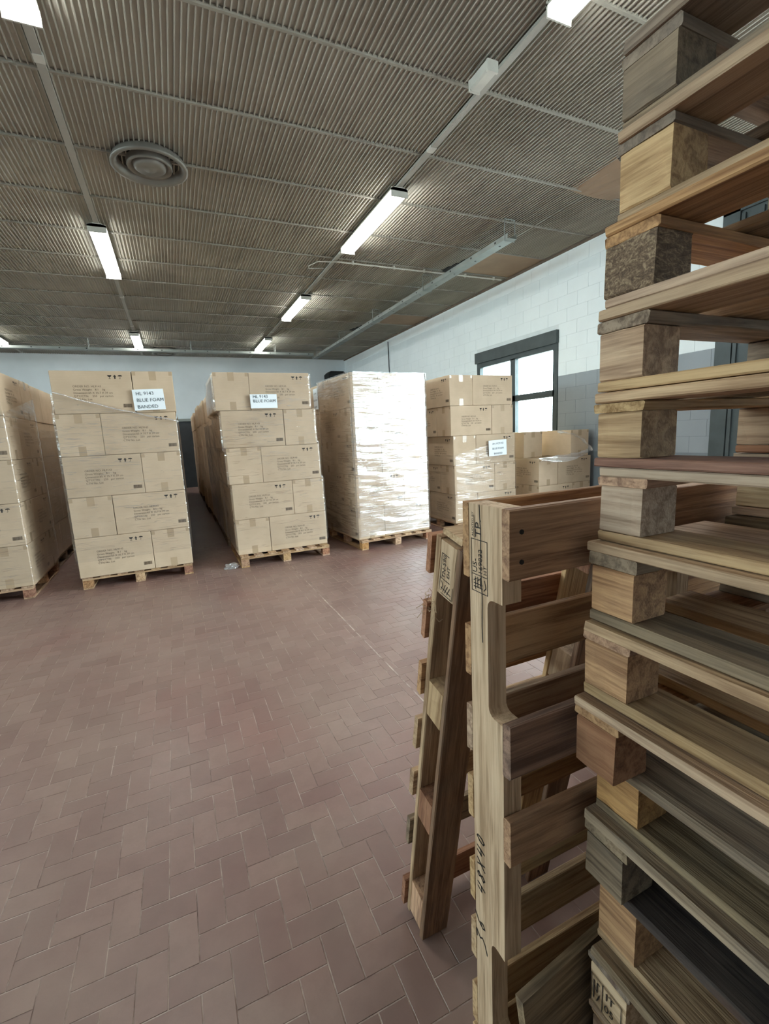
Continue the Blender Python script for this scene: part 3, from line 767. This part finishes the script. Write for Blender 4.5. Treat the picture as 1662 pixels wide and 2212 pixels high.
for ri, r in enumerate(ROWS):
    depth = DEPTH if ri < 5 else 1
    for d in range(depth):
        jx = 0.0 if d == 0 else random.uniform(-0.03, 0.03)
        rz = r['rz'] if d == 0 else random.uniform(-0.012, 0.012)
        base_x = r['xl'][0]; yf = r['yf']+d*PITCH+(0.03 if d else 0)+(0.06 if (ri == 3 and d) else 0)
        px, py = base_x+jx+ST/2, (r['pf'] if d == 0 else yf-0.01)+0.52
        if d == 0 and rz: px, py = r['xl'][0]+ST/2-0.03, r['pf']+0.56
        if d == 0: plab = 'pale wooden pallet under the '+r['name']
        else: plab = 'wooden pallet, %s from the front, in the row of the %s' % (DORD[d], r['name'])
        if d in (1, 2) and ri < 5: pinn[(ri, d)] = (base_x+jx, yf, rz, 5)
        if ri == 3 and d == 1: SIDE_X = base_x+jx-0.014
        place_pallet(px, py, rz, plab, d == 0)
        layers = r['n'] if d == 0 else (5 if random.random() < 0.85 else 4)
        for l in range(layers):
            xl = (r['xl'][l] if d == 0 else r['xl'][0]+random.uniform(-0.012, 0.012))+jx
            z = PH+0.001+l*SH
            for bx, by, br, wv in layer_boxes(row_kind(r['first'], l) if d == 0 else random.choice('AB') if False else row_kind('AB'[d % 2], l)):
                if d > 0:   # only cartons that show along the aisle sides or on top
                    side = 'right' if ri < 2 else 'left'
                    if side not in wv: continue
                cx, cy = xl+ST/2, yf+ST/2
                qx, qy = rot2(bx, by, rz)
                if d == 0 and rz:
                    ox, oy = rot2(ST/2, ST/2, rz); cx, cy = xl+ox, yf+oy
                if d < 4:
                    ends = 'printed long side' if abs(math.sin(br)) < 0.5 else 'taped short end'
                    if d == 0: lab = 'carton, %s layer, %s, %s forward, %s' % (ORD[l] if l < r['n']-1 or r['n'] == 5 else 'second', wv, ends, r['name'])
                    else: lab = 'brown carton, %s layer, %s, %s pallet behind %s' % (ORD[l] if l < 4 else 'top', wv, DORD[d], r['name'])
                    place_carton(cx+qx, cy+qy, z, br+rz, lab, 'brown cartons on pallets', True if d == 0 else False)
                else:
                    far_cartons.mesh(CART, Matrix.Translation((cx+qx, cy+qy, z)) @ Matrix.Rotation(br+rz, 4, 'Z'))
# loosely placed top layer of the low stack
zt = PH+0.001+2*SH
place_carton(4.93, 5.80, zt, math.pi/2, 'brown carton at the top left of the low stack, short end forward', 'brown cartons on pallets', True)
place_carton(5.48, 5.43, zt, math.pi/2, 'brown carton at the top right front of the low stack', 'brown cartons on pallets', True)
fo = obj('cartons', far_cartons.data('cartons'), 'carton'); tag(fo, 'distant rows of brown cartons running back to the wall', 'cartons', None, 'stuff')

# ---- stretch film around the front stacks
def film(ri, label, zlo, zhi, m='film', off=0.014, seed=1, wr=0.004, r=None, K=90, N=44):
    r = r or ROWS[ri]; rnd = random.Random(seed)
    rz = r['rz']; cx0, cy0 = r['xl'][0]+ST/2, r['yf']+ST/2
    if rz:
        ox, oy = rot2(ST/2, ST/2, rz); cx0, cy0 = r['xl'][0]+ox, r['yf']+oy
    h = ST/2+off; rad = 0.02
    per = []
    def seg(a, b, n):
        for i in range(n): per.append((a[0]+(b[0]-a[0])*i/n, a[1]+(b[1]-a[1])*i/n))
    seg((-h, -h+rad), (-h, -h+rad), 1)
    seg((-h+rad, -h), (h-rad, -h), N); seg((h-rad, -h), (h, -h+rad), 3); seg((h, -h+rad), (h, h-rad), N); seg((h, h-rad), (h-rad, h), 3)
    seg((h-rad, h), (-h+rad, h), N//2); seg((-h+rad, h), (-h, h-rad), 3); seg((-h, h-rad), (-h, -h+rad), N)
    per.append((-h, -h+rad)); 
    P = len(per); vs = []; fs = []
    fields = [(rnd.uniform(3, 14), rnd.uniform(20, 90), rnd.uniform(0, 6.3), rnd.uniform(-0.5, 0.5)) for _ in range(9)]
    def sh(z):
        l = (z-PH)/SH-0.5; l = min(max(l, 0), len(r['xl'])-1.001); i = int(l); f = l-i
        return (r['xl'][i]*(1-f)+r['xl'][i+1]*f)-r['xl'][0]
    def env(z, f):
        return f(r['xl'][int(min(max((z+q-PH)/SH, 0), len(r['xl'])-1))] for q in (-0.025, 0.025))-r['xl'][0]
    def shl(z):   # widest offset so the film never dips into a carton
        l = (z-PH)/SH; i = int(min(max(l, 0), len(r['xl'])-1)); return r['xl'][i]-r['xl'][0]
    for p, (x, y) in enumerate(per):
        t = p/P*4.0
        hi = zhi(x/h, y/h) if callable(zhi) else zhi
        lo = zlo(x/h, y/h) if callable(zlo) else zlo
        for k in range(K+1):
            z = lo+(hi-lo)*k/K
            wv = sum(math.sin(a*t+b*z+c+2.0*math.sin(3*t+d*z*6)) for a, b, c, d in fields)/9
            wv = (wv+0.6)*wr
            if k in (0, K): wv += 0.003
            nx, ny = x/h, y/h
            ax, ay = (nx if abs(nx) > 0.97 else 0), (ny if abs(ny) > 0.97 else 0)
            X, Y = rot2(x+ax*max(wv, -0.004), y+ay*max(wv, -0.004), rz)
            fx = (nx+1)/2; vs.append((X+env(z, min)*(1-fx)+env(z, max)*fx, Y, z))
    for p in range(P-1):
        for k in range(K):
            a = p*(K+1)+k; fs.append((a, a+K+1, a+K+2, a+1))
    me = bpy.data.meshes.new('stretch_film'); me.from_pydata(vs, [], fs); me.update()
    for q in me.polygons: q.use_smooth = True
    o = obj('stretch_film', me, m, None, (cx0, cy0, 0)); tag(o, label, 'film', 'stretch film on the stacks'); return o
film(0, 'clear stretch film around the leftmost stack', 0.16, lambda x, y: 1.80+0.10*y, seed=2)
film(1, 'clear stretch film around the second stack, its upper edge slanting down', 0.28, lambda x, y: (1.72-0.14*x if y < -0.9 else 1.60+0.10*y) , seed=3)
film(2, 'clear stretch film around the third stack from left', 0.18, 2.045, seed=4)
film(3, 'crumpled glaring stretch film around the brightest stack', 0.15, 2.06, m='film_thick', seed=5, wr=0.007)
film(4, 'clear stretch film around the lower layers of the stack before the window', 0.16, lambda x, y: 1.15+0.12*x, seed=6)
for (ri, d), (x, y, rz_, nl) in pinn.items():
    rr = dict(xl=[x]*5, yf=y, rz=0.0)
    film(ri, 'clear stretch film around the %s pallet behind the %s' % (DORD[d], ROWS[ri]['name']), 0.17, 1.55+0.03*d, off=0.020, seed=20+ri*5+d, r=rr, K=40, N=24, wr=0.005)
# rope-like rolled film edge on the second stack
r1 = ROWS[1]; mb = MB(); pts = []
for i in range(13):
    f = i/12; x = r1['xl'][0]+0.02+f*(ST-0.0); pts.append((x, r1['yf']-0.034-0.002*math.sin(f*9), 1.86-0.285*f-0.02*math.sin(f*3.1)+0.004*math.sin(f*23)))
mb.tube(pts, 0.0065, 6)
tag(mb.build('twisted_film', 'film_loose', None, True), 'twisted film edge running diagonally across the second stack', 'film')
# loose loop of film lying on the low stack
def ribbon(name, path, width, label, seed=1, tw=0.5):
    rnd = random.Random(seed); vs = []; fs = []; n = len(path); W = 7
    for i, p in enumerate(path):
        p = Vector(p)
        for k in range(W):
            f = k/(W-1)-0.5
            vs.append((p.x+rnd.uniform(-0.008, 0.008), p.y-0.04*math.cos(f*5+i*tw)+rnd.uniform(-0.008, 0.008), p.z+f*width[i]+rnd.uniform(-0.006, 0.006)))
    for i in range(n-1):
        for k in range(W-1): a = i*W+k; fs.append((a, a+W, a+W+1, a+1))
    me = bpy.data.meshes.new(name); me.from_pydata(vs, [], fs); me.update()
    for q in me.polygons: q.use_smooth = True
    o = obj(name, me, 'film_loose'); tag(o, label, 'film')
    s = o.modifiers.new('s', 'SUBSURF'); s.levels = 1; s.render_levels = 1
    return o
path = []
for i in range(29):
    f = i/28
    if f < 0.5: q = f/0.5; path.append((4.62+0.98*q, 4.99-0.10*math.sin(q*3.1), 0.885+0.10*q*q+0.01*math.sin(i*2.1)))
    else: q = (f-0.5)/0.5; path.append((5.60-0.55*q+0.06*math.sin(q*3.14), 4.99+0.10*q, 0.985+0.27*math.sin(q*1.57)+0.012*math.sin(i*1.7)))
ribbon('loose_film', path, [0.05+0.05*math.sin(i*0.23) for i in range(29)], 'loose loop of clear film hanging over the low stack', 3)
mb = MB(); 

# ---- paper signs
def sign(c, w, h, tilt, lines, label, size, align='left', yaw=0.0, third=True):
    e = empty('paper_sign', c); e.rotation_euler = (0, 0, yaw); tag(e, label, 'sign', 'paper signs on the stacks')
    mb = MB(); n = 6; vs = []; R = Matrix.Rotation(tilt, 3, 'Y')
    for i in range(n+1):
        for j in (0, 1):
            p = R @ Vector((-w/2+w*i/n, 0, -h/2+h*j)); vs.append((p.x, -0.003*math.sin(math.pi*i/n), p.z))
    mb.add(vs+[(x, y+0.0008, z) for x, y, z in vs], [(2*i, 2*i+2, 2*i+3, 2*i+1) for i in range(n)]+[tuple(k+2*(n+1) for k in (2*i, 2*i+1, 2*i+3, 2*i+2)) for i in range(n)])
    mb.build('sheet', 'paper', e)
    tm = MB()
    for i, ln in enumerate(lines):
        me = text_mesh(ln, size); ww = max(v.co.x for v in me.vertices)
        x = -w/2+0.10*w if align == 'left' else -ww/2
        tm.mesh(me, (R.to_4x4() @ Matrix.Translation((x, -0.0045, h/2-(i+0.9)*h/3.15+size*0.05)) @ Matrix.Rotation(math.pi/2, 4, 'X')))
    tm.build('lettering', 'ink_sign', e); return e
sign((-0.165, 5.081, 1.785), 0.27, 0.195, -0.03, ['HL 9143', 'BLUE FOAM', 'BANDED'], 'white paper sign reading HL 9143 BLUE FOAM BANDED, second stack from left', 0.045)
sign((0.925, 5.098, 1.755), 0.28, 0.145, 0.0, ['HL 9143', 'BLUE FOAM'], 'white paper sign reading HL 9143 BLUE FOAM, third stack from left', 0.045)
sign((4.01, 5.137, 1.095), 0.297, 0.21, -0.03, ['Art HC9143', 'BLUE FOAM', 'BANDED'], 'white paper sign reading Art HC9143 BLUE FOAM BANDED, stack before the window', 0.036, 'centre')
sign((SIDE_X, 6.33, 1.87), 0.22, 0.28, 0.0, ['HL 9143', 'BLUE FOAM', 'BANDED'], 'white paper sign on the shadowed side behind the glaring stack', 0.034, 'centre', -math.pi/2)

# ================================================================ FOREGROUND PALLETS
# ---- tall stack of block pallets at the right edge; z levels measured bottom, block bottom, block top, board levels
PW, PL = 0.80, 1.20
STK = [  # zb, zt, left x, far y, bottom board t, cap t, deck t, materials
    # (zb, block0, block1, cap1, zt, X, Yfar, rot, bottom?, cap?, {mats})
    (0.000, 0.015, 0.105, 0.122, 0.138, 0.610, 0.500, 0.000, 'wood_grey', 'wood_grey', 'wood_grey', 'wood_dark'),
    (0.139, 0.154, 0.242, 0.259, 0.275, 0.603, 0.502, 0.004, 'wood_grey', 'wood_pale', 'wood_pale', 'wood_grey'),
    (0.276, 0.290, 0.378, 0.394, 0.411, 0.588, 0.500, -0.004, 'wood_pale', 'wood_cream', 'wood_grey', 'wood_grey'),
    (0.412, 0.428, 0.530, 0.530, 0.550, 0.612, 0.505, 0.010, 'wood_pale', 'wood_honey', None, 'wood_dark'),
    (0.551, 0.551, 0.632, 0.655, 0.675, 0.591, 0.518, -0.004, None, 'wood_grey', 'wood_grey', 'wood_grey'),
    (0.676, 0.691, 0.765, 0.765, 0.783, 0.609, 0.515, 0.012, 'wood_grey', 'wood_honey', None, 'wood_grey'),
    (0.784, 0.784, 0.868, 0.883, 0.900, 0.562, 0.520, 0.006, None, 'wood_red', 'wood_honey', 'wood_pale'),
    (0.901, 0.920, 0.996, 1.010, 1.027, 0.578, 0.520, 0.008, 'wood_pale', 'wood_honey', 'wood_honey', 'wood_pale'),
    (1.028, 1.046, 1.120, 1.142, 1.158, 0.588, 0.520, 0.002, 'wood_grey', 'wood_honey', 'wood_grey', 'wood_pale'),
    (1.159, 1.175, 1.246, 1.260, 1.275, 0.601, 0.520, 0.006, 'wood_pale', 'wood_cream', 'wood_honey', 'wood_cream'),
    (1.276, 1.290, 1.356, 1.370, 1.386, 0.591, 0.522, -0.008, 'wood_red', 'wood_pale', 'wood_pale', 'wood_pale'),
    (1.387, 1.402, 1.471, 1.488, 1.505, 0.594, 0.522, -0.004, 'wood_pale', 'wood_pale', 'wood_grey', 'wood_pale'),
    (1.506, 1.520, 1.590, 1.605, 1.619, 0.602, 0.520, 0.004, 'wood_pale', 'chip', 'wood_honey', 'wood_honey'),
    (1.620, 1.637, 1.713, 1.727, 1.743, 0.620, 0.518, 0.000, 'wood_cream', 'wood_pale', 'wood_grey', 'wood_pale'),
    (1.744, 1.757, 1.822, 1.838, 1.856, 0.626, 0.520, 0.012, 'wood_grey', 'wood_grey', 'wood_grey', 'wood_grey'),
]
SDESC = ['on the floor at the bottom of', 'second from the floor in', 'stamped block, third from the floor in', 'with dark deck, fourth from the floor in', 'weathered, fifth from the floor in', 'sixth from the floor in', 'jutting out leftmost, seventh from the floor in', 'eighth from the floor in', 'middle one, eighth from the top of', 'pale blocks, sixth from the top of', 'reddish bottom boards, fifth from the top of', 'fourth from the top of', 'chipboard blocks, third from the top of', 'second from the top of', 'weathered, topmost of']
for i, (zb, b0, b1, c1, zt, X, Yf, rz, mbot, mblk, mcap, mdeck) in enumerate(STK):
    if i == 9: SDESC[i] = 'with palest blocks, sixth from the top of'
    if i == 8: SDESC[i] = 'seventh from the top of'
    e = empty('pallet', (X, Yf, zb), rz); tag(e, 'block pallet, %s the tall stack at right' % SDESC[i], 'pallet', 'pallets in the tall stack at right')
    bs = 0.076; bsl = 0.076
    xs = (bs/2, PW/2, PW-bs/2); ys = (-bsl/2, -PL/2, -PL+bsl/2)
    if mbot:
        for k, x in enumerate(xs): board('bottom_board', e, (x if k == 1 else x+(0.006 if k == 0 else -0.006), -PL/2, (b0-zb)/2), (0.088, PL, b0-zb-0.001), 'y', mbot)
    for ix, x in enumerate(xs):
        for iy, y in enumerate(ys):
            mk = mblk
            if iy or ix: mk = random.choice((mblk, 'wood_honey', 'wood_pale', 'wood_grey', 'chip')) if mblk != 'chip' else random.choice(('chip', 'wood_pale', 'wood_honey'))
            board('block', e, (x+random.uniform(-0.002, 0.002), y+random.uniform(-0.003, 0.0), (b0+b1)/2-zb), (bs+random.uniform(-0.003, 0.003), bsl+random.uniform(-0.004, 0.004), b1-b0-0.0005), 'y', mk)
    if mcap:
        for y in ys: board('cross_board', e, (PW/2, y, (b1+c1)/2-zb), (PW-0.002, 0.084, c1-b1-0.0005), 'x', mcap)
    top0 = c1
    nb = 5 if i not in (3, 5) else 4
    bw = (0.10, 0.095, 0.11)[i % 3] if i not in (3, 5) else 0.145
    for k in range(nb):
        x = bw/2-0.003+k*(PW-bw+0.006)/(nb-1)
        mk = mdeck if k == 0 else random.choice((mdeck, 'wood_grey', 'wood_pale', mdeck))
        board('deck_board', e, (x, -PL/2+random.uniform(-0.004, 0.006), (top0+zt)/2-zb), (bw, PL, zt-top0-0.0008), 'y', mk, jit=0.003)
    if i == 2:   # burnt-in treatment stamp on the corner block facing the aisle
        sm = MB(); T = Matrix(((0, 0, -1, -0.0012), (-1, 0, 0, -0.006), (0, 1, 0, 0.022), (0, 0, 0, 1)))
        for a, b in (((0, 0), (0.062, 0)), ((0.062, 0), (0.062, 0.06)), ((0.062, 0.06), (0, 0.06)), ((0, 0.06), (0, 0)), ((0.024, 0), (0.024, 0.06))): stroke(sm, [a, b], 0.0014, T)
        for q in ([(0.006, 0.012), (0.006, 0.05)], [(0.013, 0.03), (0.006, 0.04)], [(0.013, 0.03), (0.013, 0.05), (0.018, 0.05)], [(0.013, 0.012), (0.018, 0.028)]): stroke(sm, q, 0.002, T)
        sm.mesh(text_mesh('IT', 0.022), T @ Matrix.Translation((0.030, 0.037, 0))); sm.mesh(text_mesh('05', 0.02), T @ Matrix.Translation((0.028, 0.012, 0)))
        sm.build('treatment_stamp', 'stamp_ink', e)['label'] = 'black treatment stamp'

# ---- lower stack added behind the tall one to shade the floor, glimpsed through gaps
for i in range(7):
    z0 = 0.128*i; rz = random.uniform(-0.02, 0.02)
    e = empty('pallet', (1.53+random.uniform(-0.015, 0.015), 1.34+random.uniform(-0.02, 0.02), z0), rz)
    tag(e, 'block pallet, %s from the floor in the low added stack behind the tall one' % ('first', 'second', 'third', 'fourth', 'fifth', 'sixth', 'seventh')[i], 'pallet', 'pallets in the low stack added for shade')
    for x in (0.04, 0.40, 0.76):
        board('bottom_board', e, (x, -0.6, 0.008), (0.09, 1.2, 0.0155), 'y', 'wood_grey')
        for y in (-0.04, -0.6, -1.16): board('block', e, (x, y, 0.053), (0.078, 0.078, 0.073), 'y', random.choice(('wood_brown', 'wood_grey', 'wood_honey')))
    for y in (-0.04, -0.6, -1.16): board('cross_board', e, (0.40, y, 0.0985), (0.80, 0.085, 0.0165), 'x', 'wood_grey')
    for k in range(5): board('deck_board', e, (0.05+k*0.175, -0.6, 0.1170), (0.10, 1.2, 0.0190), 'y', random.choice(('wood_grey', 'wood_dark', 'wood_brown')))

# ---- stringer pallet standing on end beside the stack
SX, SY0, SY1, SHT = 0.450, 0.568, 0.657, 1.219
st = empty('standing_pallet', (SX, 0.612, 0)); tag(st, 'stringer pallet standing on end, stamped side facing the aisle', 'pallet', 'pallets propped beside the stack')
IN = 0.0254
def stringer_profile():
    """(y, z) outline; notches cut into the near edge"""
    pts = [(SY1, 0.0), (SY1, SHT), (SY0, SHT)]
    nd = 1.55*IN; rr = 0.016
    for top, bot in ((SHT-6.2*IN, SHT-14.6*IN), (14.6*IN, 6.2*IN)):
        pts += [(SY0, top)]
        for k in range(5): a = math.pi/2*k/4; pts.append((SY0+nd-rr+rr*math.sin(a), top-rr+rr*math.cos(a)))
        for k in range(5): a = math.pi/2*k/4; pts.append((SY0+nd-rr+rr*math.cos(a), bot+rr-rr*math.sin(a)))
        pts += [(SY0, bot)]
    pts.append((SY0, 0.0)); return pts
prof = stringer_profile()
for k, x0 in enumerate((SX, SX+0.489, SX+0.978)):
    mb = MB(); n = len(prof)
    mb.add([(x0, y, z) for y, z in prof]+[(x0+0.038, y, z) for y, z in prof], [tuple(range(n)), tuple(range(2*n-1, n-1, -1))]+[(i, i+n, (i+1) % n+n, (i+1) % n) for i in range(n)])
    # grain must run up the stringer: rotate into a local frame whose x is world z
    L = Vector((x0, 0.612, 0.61))
    mb.v = [((z-L.z), (x-L.x), (y-L.y)) for x, y, z in mb.v]
    o = mb.build('stringer', 'wood_cream' if k == 0 else 'wood_pale', st)
    o.location = L-st.location; o.rotation_euler = Matrix(((0, 1, 0), (0, 0, 1), (1, 0, 0))).to_euler()
DW = 1.016
def dk(name, z0, z1, y0, y1, m, x0=SX-0.002, lab=None):
    return board(name, st, (x0+DW/2-st.location.x, (y0+y1)/2-st.location.y, (z0+z1)/2), (DW, y1-y0, z1-z0), 'x', m) if False else \
        obj(name, board_mesh(DW, z1-z0, y1-y0, random.randrange(4)), m, st, (x0+DW/2-st.location.x, (y0+y1)/2-st.location.y, (z0+z1)/2), (math.pi/2, 0, 0))
for z0, z1, m in ((1.106, 1.2195, 'wood_honey'), (0.760, 0.858, 'wood_brown'), (0.590, 0.676, 'wood_honey')):
    dk('near_deck_board', z0, z1, SY0-0.019, SY0-0.0005, m)
for z0, z1, m in ((1.085, 1.219, 'wood_honey'), (0.900, 0.996, 'wood_honey'), (0.745, 0.838, 'wood_pale'), (0.600, 0.690, 'wood_pale'), (0.410, 0.500, 'wood_pale'), (0.270, 0.362, 'wood_cream'), (0.105, 0.200, 'wood_pale'), (0.0, 0.09, 'wood_pale')):
    dk('far_deck_board', z0, z1, SY1+0.0005, SY1+0.0175, m)
for z in (1.135, 1.183):
    mb = MB(); mb.tube([(SX+0.022, SY0-0.018, z), (SX+0.022, SY0-0.0205, z)], 0.0042, 8); part_at('nail', mb, 'black', st)
# stamps and handwriting on the face turned to the aisle: text runs upward
def up_mtx(y, z, x=SX-0.0007): return Matrix(((0, 0, -1, x), (0, 1, 0, y), (1, 0, 0, z), (0, 0, 0, 1)))
sm = MB(); T = up_mtx(0.606, 1.066)      # local x = up, local y = away from the camera
for a, b in (((0, 0), (0.092, 0)), ((0.092, 0), (0.092, 0.044)), ((0.092, 0.044), (0, 0.044)), ((0, 0.044), (0, 0)), ((0.030, 0), (0.030, 0.044))): stroke(sm, [a, b], 0.0013, T)
sm.mesh(text_mesh('US-', 0.017), T @ Matrix.Translation((0.033, 0.029, 0)))
sm.mesh(text_mesh('169032', 0.0150), T @ Matrix.Translation((0.032, 0.014, 0)))
sm.mesh(text_mesh('HT', 0.012), T @ Matrix.Translation((0.034, 0.002, 0)))
for q in ([(0.004, 0.034), (0.026, 0.034)], [(0.008, 0.027), (0.026, 0.027)], [(0.008, 0.020), (0.026, 0.020)], [(0.008, 0.038), (0.008, 0.014)], [(0.014, 0.038), (0.014, 0.014)], [(0.019, 0.038), (0.023, 0.031)], [(0.019, 0.028), (0.023, 0.022)], [(0.006, 0.010), (0.012, 0.004), (0.024, 0.008)]): stroke(sm, q, 0.0017, T)
sm.mesh(text_mesh('TP.', 0.024), T @ Matrix.Translation((0.096, 0.016, 0)))
sm.mesh(text_mesh('AUDITED BY', 0.0075), T @ Matrix.Translation((0.096, 0.037, 0)))
stroke(sm, [(0.095, 0.035), (0.133, 0.035)], 0.0010, T)
part_at('treatment_stamp', sm, 'stamp_ink', st)['label'] = 'black stamp reading US-169032 and TP'
ck = MB(); stroke(ck, [(0.0, 0.0), (0.03, 0.0015), (0.08, 0.0), (0.13, 0.003), (0.19, 0.002), (0.24, 0.005)], 0.0022, up_mtx(0.6215, 0.978, SX-0.0004))
part_at('crack', ck, 'stamp_ink', st)['label'] = 'dark crack running down the stringer'
hw = MB()
DIG = {'4': [[(0.1, 1), (0.0, 0.45), (0.6, 0.5)], [(0.6, 1.0), (0.5, 0.0)]], '8': [[(0.55, 0.85), (0.3, 1), (0.1, 0.8), (0.55, 0.3), (0.35, 0), (0.05, 0.2), (0.25, 0.5), (0.55, 0.85)]],
       'X': [[(0.0, 1), (0.6, 0)], [(0.6, 1), (0.0, 0)]], '0': [[(0.3, 1), (0.05, 0.65), (0.1, 0.15), (0.35, 0), (0.55, 0.35), (0.5, 0.85), (0.3, 1)]],
       '3': [[(0.0, 0.95), (0.6, 1.0), (0.25, 0.58), (0.55, 0.3), (0.3, 0.0), (-0.3, -0.25)]], '6': [[(0.75, 1.1), (0.25, 0.75), (0.1, 0.25), (0.3, 0), (0.55, 0.2), (0.4, 0.5), (0.12, 0.35)]]}
def hand(s, y, z, h, adv):
    for i, c in enumerate(s):
        for st_ in DIG[c]: stroke(hw, [(a*h*0.95+i*adv+b*h*0.15, b*h) for a, b in st_], 0.0030, up_mtx(y, z))
hand('48X40', 0.626, 0.452, 0.022, 0.0275); hand('36', 0.628, 0.330, 0.027, 0.036)
part_at('handwriting', hw, 'stamp_ink', st)['label'] = 'handwritten figures 48X40 and 36 in black marker'

# ---- block pallet leaning against the standing one from behind
LB = Vector((0.457, 0.922, 0.0015)); LU = Vector((0, -0.2025, 0.979)).normalized(); LN = Vector((0, 0.979, 0.2025)).normalized()
lean = empty('leaning_pallet', LB); tag(lean, 'block pallet leaning behind the standing pallet, stamped top block', 'pallet', 'pallets propped beside the stack')
LR = Matrix((Vector((1, 0, 0)), LU, -LN)).transposed() if False else Matrix(((1, 0, 0), (0, LN.y, LU.y), (0, LN.z, LU.z)))
lean.rotation_euler = LR.to_euler()      # local x = along the boards, y = away from camera, z = up the slope
LLEN, LWID = 1.145, 0.80
for x in (0.040, LWID/2, LWID-0.040):
    board('runner_board', lean, (x, 0.008, LLEN/2), (0.080, 0.015, LLEN), 'z', 'wood_brown')
    board('stringer_board', lean, (x, 0.083, LLEN/2), (0.080, 0.016, LLEN), 'z', 'wood_pale')
    for z, m in ((LLEN-0.062, 'wood_cream'), (0.755, 'wood_pale'), (0.428, 'wood_red'), (0.075, 'wood_honey')):
        board('block', lean, (x, 0.0455, z), (0.078, 0.058, 0.118 if z > 1 or z < 0.1 else 0.095), 'z', m if x < 0.1 else random.choice(('wood_pale', 'wood_red')))
for k, z in enumerate((LLEN-0.045, 0.945, 0.79, 0.63, 0.47, 0.30, 0.06)):
    obj('deck_board', board_mesh(0.83, (0.085, 0.09, 0.085, 0.09, 0.08, 0.09, 0.1)[k], 0.017, k % 4), ('wood_red', 'wood_red', 'wood_honey', 'wood_pale', 'wood_pale', 'wood_grey', 'wood_red')[k], lean, (LWID/2+0.005, 0.1003, z), (math.pi/2, 0, 0))
board('top_board', lean, (LWID/2, 0.052, LLEN+0.0085), (LWID-0.02, 0.07, 0.014), 'x', 'wood_cream')
T = Matrix(((0, 0, -1, 0.0003), (0, 1, 0, 0.020), (1, 0, 0, LLEN-0.115), (0, 0, 0, 1)))
sm = MB()
for a, b in (((0, 0), (0, 0.046)), ((0, 0.046), (0.085, 0.046)), ((0.032, 0.012), (0.032, 0.046)), ((0.085, 0.046), (0.085, 0.02)), ((0.0, 0.0), (0.028, 0.0))): stroke(sm, [a, b], 0.0014, T)
sm.mesh(text_mesh('TN-590', 0.0155), T @ Matrix.Translation((0.034, 0.030, 0))); sm.mesh(text_mesh('EHT', 0.014), T @ Matrix.Translation((0.040, 0.014, 0)))
for q in ([(0.005, 0.04), (0.018, 0.034), (0.026, 0.04)], [(0.005, 0.032), (0.022, 0.026)], [(0.005, 0.026), (0.022, 0.018)], [(0.005, 0.018), (0.022, 0.010)], [(0.012, 0.04), (0.008, 0.006)]): stroke(sm, q, 0.0017, T)
sm.build('treatment_stamp', 'stamp_ink', lean)['label'] = 'black treatment stamp ending in 590'

sm = MB(); rs = random.Random(5)
for k in range(26):
    p = Vector((-0.004+rs.uniform(-0.006, 0.010), 0.085+rs.uniform(-0.02, 0.022), 0.985+rs.uniform(-0.02, 0.02))); pts = [p]
    for q in range(3): p = p+Vector((rs.uniform(-0.008, 0.008), rs.uniform(-0.012, 0.012), rs.uniform(-0.014, 0.012))); pts.append(p)
    sm.tube(pts, 0.0007, 3)
so = sm.build('splinters', 'wood_cream', lean); so['kind'] = 'stuff'; so['label'] = 'torn pale wood fibres'
scr = bmesh.new(); bmesh.ops.create_icosphere(scr, subdivisions=3, radius=0.06)
for v in scr.verts:
    v.co *= 1+rs.uniform(-0.28, 0.28); v.co.z = max(v.co.z*0.55+0.022, 0.001); v.co.x *= 1.25
me = bpy.data.meshes.new('film_scrap'); scr.to_mesh(me); scr.free()
fs_ = obj('film_scrap', me, 'film_loose', None, (0.43, 5.10, 0.0)); tag(fs_, 'crumpled scrap of clear film on the floor by the third stack', 'film')

# ---- loose plank wedged between the stack and the standing pallet
lp = MB(); lp.prism([(0.05, 0.0), (0.34, 0.0), (0.34, 0.37), (0.0, 0.37)], -0.0085, 0.0085)
pk = lp.build('loose_plank', 'wood_grey'); pk.location = (0.436, 0.513, 0.0); pk.rotation_euler = (0, 0, 0.105)
tag(pk, 'loose wide plank on edge between the tall stack and the standing pallet', 'plank')
